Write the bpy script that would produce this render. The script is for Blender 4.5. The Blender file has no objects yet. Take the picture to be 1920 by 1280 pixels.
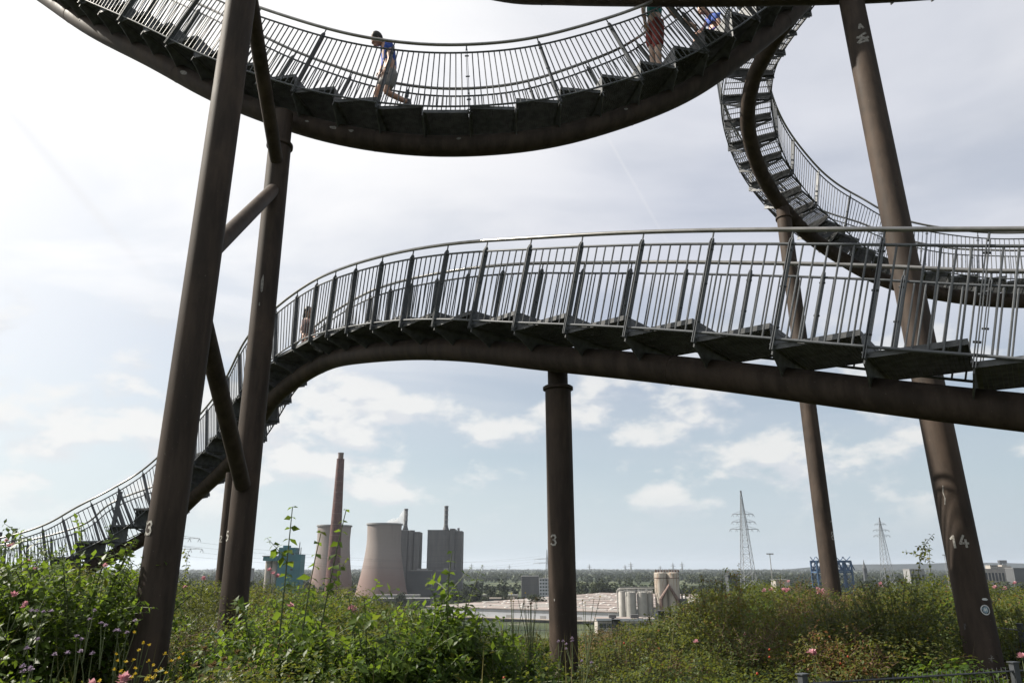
import bpy, math, random
import numpy as np
from mathutils import Vector, Matrix
R = math.radians
rng = np.random.default_rng(7); random.seed(7)
S = bpy.context.scene; COL = S.collection

# ------------------------------------------------------------------ camera
cam = bpy.data.cameras.new('camera'); cam.sensor_width = 36; cam.lens = 36*1387/1920
cam.clip_start = .1; cam.clip_end = 40000
co = bpy.data.objects.new('camera', cam); COL.objects.link(co)
co.location = (0, 0, 0); co.rotation_euler = (R(90+16.96), 0, 0); S.camera = co

# ------------------------------------------------------------------ sun and sky
SUN_AZ, SUN_EL = R(-79), R(43)
sun_dir = Vector((math.sin(SUN_AZ)*math.cos(SUN_EL), math.cos(SUN_AZ)*math.cos(SUN_EL), math.sin(SUN_EL)))
sl = bpy.data.lights.new('sun', 'SUN'); sl.energy = 5.0; sl.angle = R(.55); sl.color = (1, .93, .82)
so = bpy.data.objects.new('sun', sl); COL.objects.link(so)
so.rotation_euler = sun_dir.to_track_quat('Z', 'Y').to_euler(); so.location = (-30, 30, 60)
S.view_settings.view_transform = 'Standard'; S.view_settings.look = 'None'
S.view_settings.exposure = 1.0; S.view_settings.gamma = 1; S.view_settings.use_curve_mapping = False

class NT:
    """tiny node helper"""
    def __init__(self, tree): self.t = tree; self.n = tree.nodes; self.l = tree.links
    def new(self, typ, **kw):
        n = self.n.new(typ)
        for k, v in kw.items(): setattr(n, k, v)
        return n
    def put(self, sock, v):
        if hasattr(v, 'links') or isinstance(v, bpy.types.NodeSocket): self.l.new(v, sock)
        elif isinstance(v, (tuple, list)) and len(v) == 3 and sock.type == 'RGBA': sock.default_value = (*v, 1)
        else: sock.default_value = v
    def math(self, op, a, b=None, clamp=False):
        n = self.new('ShaderNodeMath', operation=op, use_clamp=clamp); self.put(n.inputs[0], a)
        if b is not None: self.put(n.inputs[1], b)
        return n.outputs[0]
    def ramp(self, x, a, b, c=0., d=1., smooth=True):
        n = self.new('ShaderNodeMapRange', interpolation_type='SMOOTHSTEP' if smooth else 'LINEAR')
        for i, v in enumerate((x, a, b, c, d)): self.put(n.inputs[i], v)
        return n.outputs[0]
    def mix(self, f, a, b, blend='MIX'):
        n = self.new('ShaderNodeMix', data_type='RGBA', blend_type=blend)
        self.put(n.inputs[0], f); self.put(n.inputs[6], a); self.put(n.inputs[7], b)
        return n.outputs[2]
    def noise(self, vec, scale, detail=4, rough=.55, dist=0., dim='3D'):
        n = self.new('ShaderNodeTexNoise', noise_dimensions=dim)
        if vec is not None: self.put(n.inputs['Vector'], vec)
        n.inputs['Scale'].default_value = scale; n.inputs['Detail'].default_value = detail
        n.inputs['Roughness'].default_value = rough; n.inputs['Distortion'].default_value = dist
        return n.outputs['Fac']
    def comb(self, x, y, z=0.):
        n = self.new('ShaderNodeCombineXYZ')
        for i, v in enumerate((x, y, z)): self.put(n.inputs[i], v)
        return n.outputs[0]
    def dot(self, v, vec):
        n = self.new('ShaderNodeVectorMath', operation='DOT_PRODUCT'); self.put(n.inputs[0], v)
        n.inputs[1].default_value = vec; return n.outputs['Value']

w = bpy.data.worlds.new('World'); S.world = w; w.use_nodes = True
T = NT(w.node_tree); T.n.clear()
out = T.new('ShaderNodeOutputWorld'); bg = T.new('ShaderNodeBackground'); bg.inputs['Strength'].default_value = .05
T.l.new(bg.outputs[0], out.inputs[0])
sky = T.new('ShaderNodeTexSky', sky_type='NISHITA', sun_disc=False, sun_elevation=SUN_EL, sun_rotation=SUN_AZ)
sky.air_density = 1.0; sky.dust_density = 2.0; sky.ozone_density = 1.0; sky.altitude = 60
tc = T.new('ShaderNodeTexCoord'); D = tc.outputs['Generated']
sp = T.new('ShaderNodeSeparateXYZ'); T.l.new(D, sp.inputs[0]); dx, dy, dz = sp.outputs
zc = T.math('ADD', T.math('MAXIMUM', dz, 0.0), .07)
u, v = T.math('DIVIDE', dx, zc), T.math('DIVIDE', dy, zc)
sd = T.dot(D, sun_dir)
glow_w = T.math('POWER', T.math('MAXIMUM', T.ramp(sd, .26, .90, 0., 1., False), 0.), 1.0)   # light scattered forward by thin cloud round the sun
glow_n = T.math('POWER', T.math('MAXIMUM', sd, 0.), 40.)
# thin cirrus veil
cir = T.noise(T.comb(T.math('MULTIPLY', u, .75), T.math('MULTIPLY', v, 1.1), 3.1), 1.0, 6, .52, .5)
veil = T.math('MULTIPLY', T.ramp(cir, .33, .62, .62, 1.), T.ramp(dz, .10, .38, .15, .98))
veil = T.math('MAXIMUM', veil, T.math('MULTIPLY', T.math('MULTIPLY', glow_w, .98, True), T.ramp(dz, .0, .25, .35, 1.)))
# cumulus puffs with flat bases
def puff(ox, oz):
    q = T.comb(T.math('ADD', dx, ox), T.math('ADD', dy, 0.), T.math('MULTIPLY', T.math('ADD', dz, oz), 1.9))
    return T.math('ADD', T.noise(q, 8.0, 9, .55, .05), T.math('MULTIPLY', T.math('SUBTRACT', T.noise(q, 2.3, 3, .5), .5), .55))
c1 = puff(0., 0.)
low = T.math('MULTIPLY', T.ramp(dz, .03, .10), T.ramp(dz, .22, .34, 1., 0.))
cumF = T.math('MULTIPLY', T.math('MULTIPLY', T.ramp(T.math('ADD', c1, T.ramp(dx, -.7, .7, .03, 0.)), .485, .625), .85), low)
shade = T.ramp(T.math('SUBTRACT', c1, puff(-.012, .022)), -.045, .05)
cumC = T.mix(shade, T.mix(T.ramp(dx, -.5, .4), (7.9, 8.0, 8.3), (7.2, 7.45, 7.9)), T.mix(T.ramp(dx, -.5, .6), (9.3, 9.25, 9.1), (8.7, 8.65, 8.5)))
cl = T.noise(T.comb(u, v, 5.5), .5, 4, .5)
cirC = T.mix(T.ramp(cl, .35, .65), (7.2, 7.4, 8.2), (8.0, 8.05, 8.4))
cirC = T.mix(T.ramp(dx, .0, .70, 0., .75), cirC, T.mix(T.ramp(cl, .35, .65), (7.4, 7.7, 8.5), (8.3, 8.3, 8.55)))
cirC = T.mix(T.math('MULTIPLY', glow_w, 1.25, True), cirC, (11.5, 11.4, 11.3))
cirC = T.mix(T.math('MULTIPLY', glow_n, .9, True), cirC, (30, 29, 27))
cirC = T.mix(T.ramp(sd, -.62, -.05, .13, 1.), (0, 0, 0), cirC)          # thin cloud is dimmer on the side away from the sun
skyC = T.mix(1., sky.outputs[0], (1.2, 1.22, 1.18), 'MULTIPLY')
hz = T.ramp(dz, 0., .30, .85, 0.)                                  # pale band of haze low over the land
skyC = T.mix(hz, skyC, T.mix(T.ramp(dx, -.5, .7), (7.2, 8.3, 8.9), (5.6, 6.6, 7.5)))
c = T.mix(veil, skyC, cirC)
c = T.mix(cumF, c, cumC)
# two thin old contrails
def trail(c, a, b, wdt, k):
    a, b = Vector(a).normalized(), Vector(b).normalized(); n = a.cross(b).normalized(); m = (a+b).normalized()
    d = T.math('ABSOLUTE', T.math('ADD', T.dot(D, n), T.math('MULTIPLY', T.math('SUBTRACT', cir, .5), .006)))
    f = T.math('MULTIPLY', T.ramp(d, 0., wdt, 1., 0.), T.ramp(T.dot(D, m), a.dot(m)-.02, a.dot(m)+.02))
    return T.mix(T.math('MULTIPLY', f, k), c, (8.6, 8.6, 8.8))
c = trail(c, (.018, .817, .739), (.20, .91, .435), .0030, .28)
c = trail(c, (-.68, .80, .60), (-.53, .93, .42), .010, .6)
T.l.new(c, bg.inputs['Color'])

# ------------------------------------------------------------------ materials
MAT = {}
def material(name, build):
    m = bpy.data.materials.new(name); m.use_nodes = True; t = NT(m.node_tree); t.n.clear()
    o = t.new('ShaderNodeOutputMaterial'); build(t, o); MAT[name] = m; return m
def simple(name, col, rough=.6, metal=0., var=.15, scale=3., bump=0., spec=.5, col2=None):
    def b(t, o):
        p = t.new('ShaderNodeBsdfPrincipled'); g = t.new('ShaderNodeNewGeometry')
        n = t.noise(g.outputs['Position'], scale, 5, .6)
        c2 = col2 if col2 else tuple(x*(1-var*2) for x in col)
        c1 = col if col2 else tuple(x*(1+var) for x in col)
        t.put(p.inputs['Base Color'], t.mix(t.ramp(n, .3, .7), c2, c1))
        p.inputs['Roughness'].default_value = rough; p.inputs['Metallic'].default_value = metal
        p.inputs['Specular IOR Level'].default_value = spec
        if bump:
            bm = t.new('ShaderNodeBump'); bm.inputs['Strength'].default_value = bump; bm.inputs['Distance'].default_value = .01
            t.put(bm.inputs['Height'], n); t.l.new(bm.outputs[0], p.inputs['Normal'])
        t.l.new(p.outputs[0], o.inputs[0])
    return material(name, b)

def painted_steel(t, o):
    p = t.new('ShaderNodeBsdfPrincipled'); tcn = t.new('ShaderNodeNewGeometry'); P = tcn.outputs['Position']
    mp = t.new('ShaderNodeMapping'); mp.inputs['Scale'].default_value = (1, 1, .18); t.l.new(P, mp.inputs['Vector'])
    n1 = t.noise(mp.outputs[0], 7., 6, .62); n2 = t.noise(P, 45., 3, .6); n3 = t.noise(P, 1.1, 4, .6)
    c = t.mix(t.ramp(n1, .35, .68), (.029, .0225, .0185), (.054, .041, .033))
    c = t.mix(t.math('MULTIPLY', t.ramp(n3, .52, .75), .45), c, (.088, .062, .046))
    c = t.mix(t.math('MULTIPLY', t.ramp(n2, .68, .76), .35), c, (.20, .18, .16))
    t.put(p.inputs['Base Color'], c); t.put(p.inputs['Roughness'], t.ramp(n1, .2, .8, .6, .75))
    p.inputs['Specular IOR Level'].default_value = .12
    b = t.new('ShaderNodeBump'); b.inputs['Strength'].default_value = .18; b.inputs['Distance'].default_value = .006
    t.put(b.inputs['Height'], n2); t.l.new(b.outputs[0], p.inputs['Normal']); t.l.new(p.outputs[0], o.inputs[0])
material('brown_steel', painted_steel)
def galv(t, o):
    p = t.new('ShaderNodeBsdfPrincipled'); g = t.new('ShaderNodeNewGeometry'); P = g.outputs['Position']
    vn = t.new('ShaderNodeTexVoronoi'); vn.inputs['Scale'].default_value = 38; t.l.new(P, vn.inputs['Vector'])
    n = t.noise(P, 5., 5, .6)
    c = t.mix(t.ramp(n, .3, .7), (.062, .068, .075), (.10, .107, .115))
    c = t.mix(.25, c, t.mix(vn.outputs['Color'], (.055, .06, .067), (.12, .127, .135)))
    t.put(p.inputs['Base Color'], c); p.inputs['Metallic'].default_value = .1; p.inputs['Specular IOR Level'].default_value = .3
    t.put(p.inputs['Roughness'], t.ramp(n, .2, .8, .48, .62)); t.l.new(p.outputs[0], o.inputs[0])
material('galvanised', galv)
simple('rail_steel', (.24, .235, .225), .3, .7, .10, 8)
simple('grating_steel', (.10, .104, .108), .6, .35, .2, 9)
def worn(t, o):
    p = t.new('ShaderNodeBsdfPrincipled'); g = t.new('ShaderNodeNewGeometry'); n = t.noise(g.outputs['Position'], 55., 4, .7); n2 = t.noise(g.outputs['Position'], 14., 3, .6)
    f = t.math('MAXIMUM', t.ramp(n, .52, .64), t.ramp(n2, .58, .72))
    t.put(p.inputs['Base Color'], t.mix(f, (.33, .32, .295), (.07, .055, .045))); p.inputs['Roughness'].default_value = .75; t.l.new(p.outputs[0], o.inputs[0])
material('white_paint', worn)
simple('pale_patch', (.20, .19, .175), .8, 0, .25, 40)
simple('sticker_white', (.55, .56, .56), .5, 0, .1, 60)
simple('sticker_blue', (.16, .25, .30), .5, 0, .1, 60)
simple('ink', (.05, .05, .055), .6, 0, .1, 60)
simple('fence_grey', (.045, .05, .056), .5, .1, .12, 12)
simple('concrete', (.50, .415, .385), .9, 0, .1, .08)
simple('brick_red', (.085, .040, .036), .9, 0, .18, .5)
simple('mortar_band', (.13, .095, .085), .9, 0, .12, .5)
def cladding(t, o):
    p = t.new('ShaderNodeBsdfPrincipled'); g = t.new('ShaderNodeNewGeometry'); P = g.outputs['Position']
    sx = t.new('ShaderNodeSeparateXYZ'); t.l.new(P, sx.inputs[0])
    def line(v, per, w_): return t.ramp(t.math('ABSOLUTE', t.math('SUBTRACT', t.math('FRACT', t.math('DIVIDE', v, per)), .5)), .5-w_/per, .5)
    j = t.math('MAXIMUM', line(sx.outputs[2], 6.5, .35), t.math('MULTIPLY', line(t.math('ADD', sx.outputs[0], sx.outputs[1]), 4.4, .3), .6))
    mp = t.new('ShaderNodeMapping'); mp.inputs['Scale'].default_value = (1, 1, .12); t.l.new(P, mp.inputs['Vector'])
    c = t.mix(t.ramp(t.noise(mp.outputs[0], .3, 5, .6), .35, .7), (.080, .080, .081), (.104, .103, .102))
    t.put(p.inputs['Base Color'], t.mix(t.math('MULTIPLY', j, .5), c, (.05, .05, .05))); p.inputs['Roughness'].default_value = .85
    t.l.new(p.outputs[0], o.inputs[0])
material('plant_grey', cladding)
simple('plant_dark', (.065, .068, .072), .8, 0, .08, .05)
simple('plant_light', (.20, .20, .20), .7, 0, .06, .05)
simple('turquoise', (.025, .115, .14), .6, 0, .08, .1)
simple('turquoise_dark', (.035, .14, .16), .6, 0, .08, .1)
simple('pale_render', (.30, .275, .25), .9, 0, .1, .15)
simple('white_cladding', (.36, .375, .40), .6, 0, .04, .05)
simple('beige_trim', (.27, .235, .20), .8, 0, .1, .1)
simple('gravel_roof', (.21, .178, .165), .95, 0, .12, .06)
simple('skylight_dome', (.40, .39, .37), .35, 0, .03, 1)
simple('window_dark', (.03, .035, .04), .15, 0, .1, 1)
simple('bridge_blue', (.035, .08, .16), .5, .1, .15, .3)
simple('pylon_steel', (.20, .21, .22), .6, .3, .1, .5)
simple('slate', (.045, .05, .055), .7, 0, .1, .5)
simple('silo_white', (.29, .28, .26), .6, 0, .06, .3)
def silo_rust(t, o):
    p = t.new('ShaderNodeBsdfPrincipled'); g = t.new('ShaderNodeNewGeometry'); P = g.outputs['Position']
    mp = t.new('ShaderNodeMapping'); mp.inputs['Scale'].default_value = (1, 1, .09); t.l.new(P, mp.inputs['Vector'])
    n = t.noise(mp.outputs[0], .9, 6, .65)
    sz = t.new('ShaderNodeSeparateXYZ'); t.l.new(P, sz.inputs[0])
    f = t.math('MULTIPLY', t.ramp(n, .46, .66), t.ramp(sz.outputs[2], -24., -4., .15, 1.))
    t.put(p.inputs['Base Color'], t.mix(f, (.38, .345, .30), (.21, .125, .07)))
    p.inputs['Roughness'].default_value = .7; t.l.new(p.outputs[0], o.inputs[0])
material('silo_rust', silo_rust)
simple('duct_brown', (.15, .10, .085), .7, .2, .2, .5)
simple('bark', (.09, .065, .045), .9, 0, .25, 12)
simple('green_stem', (.075, .095, .035), .7, 0, .2, 12)
simple('red_stem', (.10, .05, .035), .7, 0, .2, 12)

def leaf_mat(name, stops, rough=.42, trans=.42, tcol=(.17, .26, .03), spec=.2):
    """leaf colour by the per-leaf attribute 'lv' (0..1); thin, so light passes through"""
    def b(t, o):
        a = t.new('ShaderNodeAttribute', attribute_name='lv')
        cr = t.new('ShaderNodeValToRGB'); e = cr.color_ramp.elements
        e[0].position, e[0].color = stops[0][0], (*stops[0][1], 1); e[1].position, e[1].color = stops[-1][0], (*stops[-1][1], 1)
        for ps, cc in stops[1:-1]:
            x = e.new(ps); x.color = (*cc, 1)
        t.l.new(a.outputs['Fac'], cr.inputs[0])
        p = t.new('ShaderNodeBsdfPrincipled'); t.l.new(cr.outputs[0], p.inputs['Base Color'])
        p.inputs['Roughness'].default_value = rough; p.inputs['Specular IOR Level'].default_value = spec
        tr = t.new('ShaderNodeBsdfTranslucent')
        t.put(tr.inputs[0], t.mix(.6, cr.outputs[0], tcol))
        mx = t.new('ShaderNodeMixShader'); mx.inputs[0].default_value = trans
        t.l.new(p.outputs[0], mx.inputs[1]); t.l.new(tr.outputs[0], mx.inputs[2]); t.l.new(mx.outputs[0], o.inputs[0])
    return material(name, b)
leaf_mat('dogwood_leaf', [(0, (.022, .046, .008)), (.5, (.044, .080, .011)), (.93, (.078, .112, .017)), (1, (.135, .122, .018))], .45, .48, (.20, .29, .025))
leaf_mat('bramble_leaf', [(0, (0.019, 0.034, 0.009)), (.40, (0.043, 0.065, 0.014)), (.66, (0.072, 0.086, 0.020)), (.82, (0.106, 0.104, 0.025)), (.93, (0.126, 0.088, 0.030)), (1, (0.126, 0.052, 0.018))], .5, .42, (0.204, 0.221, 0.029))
leaf_mat('maple_leaf', [(0, (0.018, 0.042, 0.011)), (1, (0.049, 0.096, 0.017))], .45, .42, (0.144, 0.255, 0.026))
leaf_mat('weed_leaf', [(0, (0.030, 0.042, 0.013)), (.6, (0.055, 0.065, 0.019)), (1, (0.098, 0.091, 0.032))], .55, .35, (0.118, 0.136, 0.032))
leaf_mat('dry_leaf', [(0, (0.059, 0.041, 0.018)), (.5, (0.101, 0.071, 0.030)), (1, (0.142, 0.101, 0.053))], .7, .3, (0.166, 0.112, 0.047))
leaf_mat('grass_blade', [(0, (0.044, 0.056, 0.018)), (.6, (0.083, 0.083, 0.033)), (1, (0.166, 0.136, 0.071))], .6, .35, (0.148, 0.142, 0.047))
leaf_mat('petal_pink', [(0, (0.488, 0.222, 0.266)), (1, (0.592, 0.407, 0.429))], .6, .35, (0.518, 0.222, 0.259))
leaf_mat('petal_yellow', [(0, (0.370, 0.244, 0.015)), (1, (0.459, 0.355, 0.037))], .6, .3, (0.444, 0.333, 0.022))
leaf_mat('petal_mauve', [(0, (0.222, 0.178, 0.237)), (1, (0.340, 0.281, 0.340))], .7, .3, (0.296, 0.222, 0.370))
leaf_mat('hip_red', [(0, (0.259, 0.037, 0.015)), (1, (0.333, 0.104, 0.022))], .35, .1, (0.296, 0.074, 0.015))
leaf_mat('tree_leaf', [(0, (.008, .014, .008)), (.5, (.019, .028, .012)), (1, (.040, .045, .018))], .8, .2, (.035, .05, .014), .15)

# ------------------------------------------------------------------ mesh helpers
def link(name, data, parent=None, M=None):
    o = bpy.data.objects.new(name, data); COL.objects.link(o)
    if parent: o.parent = parent
    if M is not None: o.matrix_basis = M
    return o
def tag(o, label=None, cat=None, group=None, kind=None):
    for k, vv in (('label', label), ('category', cat), ('group', group), ('kind', kind)):
        if vv: o[k] = vv
    return o
def thing(name, label, cat, loc=(0, 0, 0), group=None):
    o = bpy.data.objects.new(name, None); COL.objects.link(o); o.location = loc; o.empty_display_size = .2
    return tag(o, label, cat, group)
def wloc(o):
    p = Vector((0, 0, 0))
    while o: p += o.location; o = o.parent
    return p
class MB:
    def __init__(s): s.v = []; s.f = []; s.n = 0
    def add(s, v, f):
        s.v.append(np.asarray(v, float).reshape(-1, 3)); n = s.n
        s.f += [tuple(i+n for i in q) for q in f]; s.n += len(s.v[-1]); return s
    def box(s, c, h, ax=None):
        ax = np.eye(3) if ax is None else np.asarray(ax, float); c = np.asarray(c, float)
        P = [c+ax[0]*h[0]*a+ax[1]*h[1]*b+ax[2]*h[2]*d for d in (-1, 1) for b in (-1, 1) for a in (-1, 1)]
        return s.add(P, [(0, 2, 3, 1), (4, 5, 7, 6), (0, 1, 5, 4), (2, 6, 7, 3), (0, 4, 6, 2), (1, 3, 7, 5)])
    def bounds(s, a, b): a, b = np.array(a, float), np.array(b, float); return s.box((a+b)/2, (b-a)/2)
    def tube(s, P, r, n=8, cap=True):
        P = np.asarray(P, float); m = len(P); r = np.broadcast_to(r, (m,)) if np.ndim(r) < 2 else r
        Tn = np.gradient(P, axis=0); Tn /= np.linalg.norm(Tn, axis=1)[:, None]+1e-12
        ref = np.array([0, 0, 1.]) if abs(Tn[0][2]) < .9 else np.array([1., 0, 0]); V = []
        a = np.cross(Tn[0], ref); a /= np.linalg.norm(a)
        for i in range(m):
            a = a-Tn[i]*a.dot(Tn[i]); a /= np.linalg.norm(a); b = np.cross(Tn[i], a)
            th = np.arange(n)*2*np.pi/n
            V.append(P[i]+r[i]*(np.cos(th)[:, None]*a+np.sin(th)[:, None]*b))
        f = [(i*n+j, i*n+(j+1) % n, (i+1)*n+(j+1) % n, (i+1)*n+j) for i in range(m-1) for j in range(n)]
        if cap: f += [tuple(range(n))[::-1], tuple((m-1)*n+j for j in range(n))]
        return s.add(np.concatenate(V), f)
    def bar(s, a, b, r, n=6): return s.tube([a, b], r, n)
    def lathe(s, c, prof, n=32):
        V = []; th = np.arange(n)*2*np.pi/n; m = len(prof)
        for rr, z in prof: V.append(np.stack([c[0]+rr*np.cos(th), c[1]+rr*np.sin(th), np.full(n, c[2]+z)], 1))
        return s.add(np.concatenate(V), [(i*n+j, i*n+(j+1) % n, (i+1)*n+(j+1) % n, (i+1)*n+j) for i in range(m-1) for j in range(n)])
    def prism(s, poly, z0, z1):
        n = len(poly); V = [(x, y, z0) for x, y in poly]+[(x, y, z1) for x, y in poly]
        return s.add(V, [tuple(range(n))[::-1], tuple(range(n, 2*n))]+[(i, (i+1) % n, n+(i+1) % n, n+i) for i in range(n)])
    def mesh(s, name, mat, origin=(0, 0, 0), smooth=False):
        me = bpy.data.meshes.new(name); V = np.concatenate(s.v)-np.asarray(origin, float)
        me.from_pydata([tuple(x) for x in V.tolist()], [], s.f)
        if mat: me.materials.append(MAT[mat])
        if smooth:
            me.polygons.foreach_set('use_smooth', [True]*len(me.polygons))
            try: me.set_sharp_from_angle(angle=R(40))
            except Exception: pass
        me.update(); return me
    def build(s, name, mat, parent=None, smooth=False, label=None):
        o = link(name, s.mesh(name, mat, wloc(parent) if parent else (0, 0, 0), smooth), parent)
        if label: o['label'] = label
        return o
def trimesh(name, V, F, mats, lv=None, midx=None, origin=(0, 0, 0)):
    V = np.asarray(V, np.float32)-np.asarray(origin, np.float32); F = np.asarray(F, np.int32); me = bpy.data.meshes.new(name)
    me.vertices.add(len(V)); me.vertices.foreach_set('co', V.ravel())
    me.loops.add(F.size); me.loops.foreach_set('vertex_index', F.ravel())
    me.polygons.add(len(F)); me.polygons.foreach_set('loop_start', np.arange(0, F.size, 3, dtype=np.int32))
    for m in mats: me.materials.append(MAT[m])
    if midx is not None: me.polygons.foreach_set('material_index', np.asarray(midx, np.int32))
    if lv is not None:
        a = me.attributes.new('lv', 'FLOAT', 'POINT'); a.data.foreach_set('value', np.asarray(lv, np.float32))
    me.update(calc_edges=True); me.validate(); return me

# ------------------------------------------------------------------ haze, ground
HORIZ = 14000.
def gz(x, y):
    """height of the ground: a hill-top plateau that drops to the river plain"""
    x = np.asarray(x, float); y = np.asarray(y, float); d = np.hypot(x, y)
    az = np.arctan2(x, np.maximum(y, .01))
    gap = np.exp(-((az-.05)/.12)**2)*(y > 0)
    z = -1.5-gap*.10*np.clip(d-9, 0, 12)+.06*np.sin(x*.9+1)*np.cos(y*.7)
    edge = 21-gap*1.0
    drop = np.clip(d-edge, 0, None)
    fall = 33.4*(1-np.exp(-drop/60))+0
    return np.maximum(z-fall, -35.0)
def ground():
    rr = np.concatenate([[0], np.linspace(1, 24, 30), np.geomspace(26, HORIZ, 70)]); n = 180; th = np.arange(n)*2*np.pi/n
    Rr, Th = np.meshgrid(rr, th, indexing='ij'); X, Y = Rr*np.sin(Th), Rr*np.cos(Th); Z = gz(X, Y)
    Z = np.where(Rr > 320, -35., Z)
    m = MB(); f = [(i*n+j, (i+1)*n+j, (i+1)*n+(j+1) % n, i*n+(j+1) % n)[::-1] for i in range(len(rr)-1) for j in range(n)]
    m.add(np.stack([X, Y, Z], -1).reshape(-1, 3), f)
    def b(t, o):
        p = t.new('ShaderNodeBsdfPrincipled'); g = t.new('ShaderNodeNewGeometry'); P = g.outputs['Position']
        n1 = t.noise(P, .006, 6, .6); n2 = t.noise(P, .05, 4, .6); n3 = t.noise(P, 4., 6, .65)
        far = t.mix(t.ramp(n1, .42, .58), (.024, .036, .018), (.07, .08, .042))
        far = t.mix(t.ramp(n2, .55, .7, 0., .5), far, (.17, .16, .14))
        near = t.mix(t.ramp(n3, .35, .65), (.035, .03, .018), (.05, .06, .022))
        sz = t.new('ShaderNodeSeparateXYZ'); t.l.new(P, sz.inputs[0])
        t.put(p.inputs['Base Color'], t.mix(t.ramp(sz.outputs[2], -20., -8.), far, near)); p.inputs['Roughness'].default_value = .95
        p.inputs['Specular IOR Level'].default_value = .1; t.l.new(p.outputs[0], o.inputs[0])
    material('ground', b)
    o = m.build('ground', 'ground'); tag(o, kind='structure')
ground()
def haze():
    def b(t, o):
        v = t.new('ShaderNodeVolumePrincipled'); v.inputs['Color'].default_value = (.80, .88, 1, 1)
        v.inputs['Density'].default_value = HAZE; v.inputs['Anisotropy'].default_value = .35
        t.l.new(v.outputs[0], o.inputs['Volume'])
    material('haze', b)
    m = MB().bounds((-HORIZ-300, -HORIZ-300, -36.2), (HORIZ+300, HORIZ+300, 112)); tag(m.build('haze', 'haze'), kind='stuff')
HAZE = 5e-5
haze()

# ------------------------------------------------------------------ stair walkways
def catmull(P, k=16):
    P = np.asarray(P, float); Q = np.vstack([2*P[0]-P[1], P, 2*P[-1]-P[-2]]); out = []
    for i in range(1, len(Q)-2):
        t = np.linspace(0, 1, k, endpoint=False)[:, None]; a, b, c, d = Q[i-1:i+3]
        out.append(.5*((2*b)+(c-a)*t+(2*a-5*b+4*c-d)*t**2+(3*b-a-3*c+d)*t**3))
    return np.vstack(out+[P[-1:]])
class Path:
    def __init__(s, pts, sm=10, vert=0.):
        C = catmull(pts); L = np.r_[0, np.cumsum(np.linalg.norm(np.diff(C, axis=0), axis=1))]
        n = int(L[-1]/.05); g = np.linspace(0, L[-1], n); C = np.stack([np.interp(g, L, C[:, i]) for i in range(3)], 1)
        k = np.exp(-np.linspace(-2, 2, 2*sm+1)**2); k /= k.sum()
        pad = np.vstack([2*C[0]-C[sm:0:-1], C, 2*C[-1]-C[-2:-sm-2:-1]])
        C = np.stack([np.convolve(pad[:, i], k, 'valid') for i in range(3)], 1)
        s.P = C; s.L = np.r_[0, np.cumsum(np.linalg.norm(np.diff(C, axis=0), axis=1))]; s.len = s.L[-1]
        s.T = np.gradient(C, axis=0); s.T /= np.linalg.norm(s.T, axis=1)[:, None]
        s.S = np.cross(s.T, (0, 0, 1.)); s.S /= np.linalg.norm(s.S, axis=1)[:, None]
        s.U = np.cross(s.S, s.T)*(1-vert)+np.array([0, 0, vert]); s.U /= np.linalg.norm(s.U, axis=1)[:, None]
    def at(s, l):
        f = lambda A: np.array([np.interp(l, s.L, A[:, i]) for i in range(3)])
        p, t, u, sd = f(s.P), f(s.T), f(s.U), f(s.S)
        return p, t/np.linalg.norm(t), u/np.linalg.norm(u), sd/np.linalg.norm(sd)
    def offset(s, l0, l1, a, b, step=.12):
        ls = np.linspace(l0, l1, max(3, int((l1-l0)/step))); out = []
        for l in ls: p, t, u, sd = s.at(l); out.append(p+sd*a+u*b)
        return np.array(out)
def M4(x, y, z, o): return Matrix(((x[0], y[0], z[0], o[0]), (x[1], y[1], z[1], o[1]), (x[2], y[2], z[2], o[2]), (0, 0, 0, 1)))
def unit(v): v = np.asarray(v, float); return v/np.linalg.norm(v)

# shared pieces
def bar_mesh(r, n=6):
    m = MB(); m.tube([(0, 0, 0), (0, 0, 1)], r, n); return m.mesh('bar', 'galvanised', smooth=True)
BAR = bar_mesh(.0095)
def tread_mesh(nc=15, nl=25, dp=.016):
    m = MB()
    for i in range(nl): x = -.5+(i+.5)/nl; m.box((x, .5, -dp), (.003, .49, dp))
    for j in range(nc): y = .04+j*.92/(nc-1); m.box((0, y, -dp), (.5, .004, dp-.0005))
    m.box((-.505, .5, -.024), (.005, .5, .026)); m.box((.505, .5, -.024), (.005, .5, .026))
    m.box((0, .006, -.026), (.5, .006, .026)); m.box((0, .994, -.026), (.5, .006, .026))
    return m.mesh('tread', 'grating_steel')
TREAD, TREAD_OPEN = tread_mesh(19, 34, .022), tread_mesh(4, 22)
def riser_mesh():
    m = MB(); m.box((0, 0, .5), (.505, .004, .5)); return m.mesh('riser', 'grating_steel')
RISER = riser_mesh()
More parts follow.
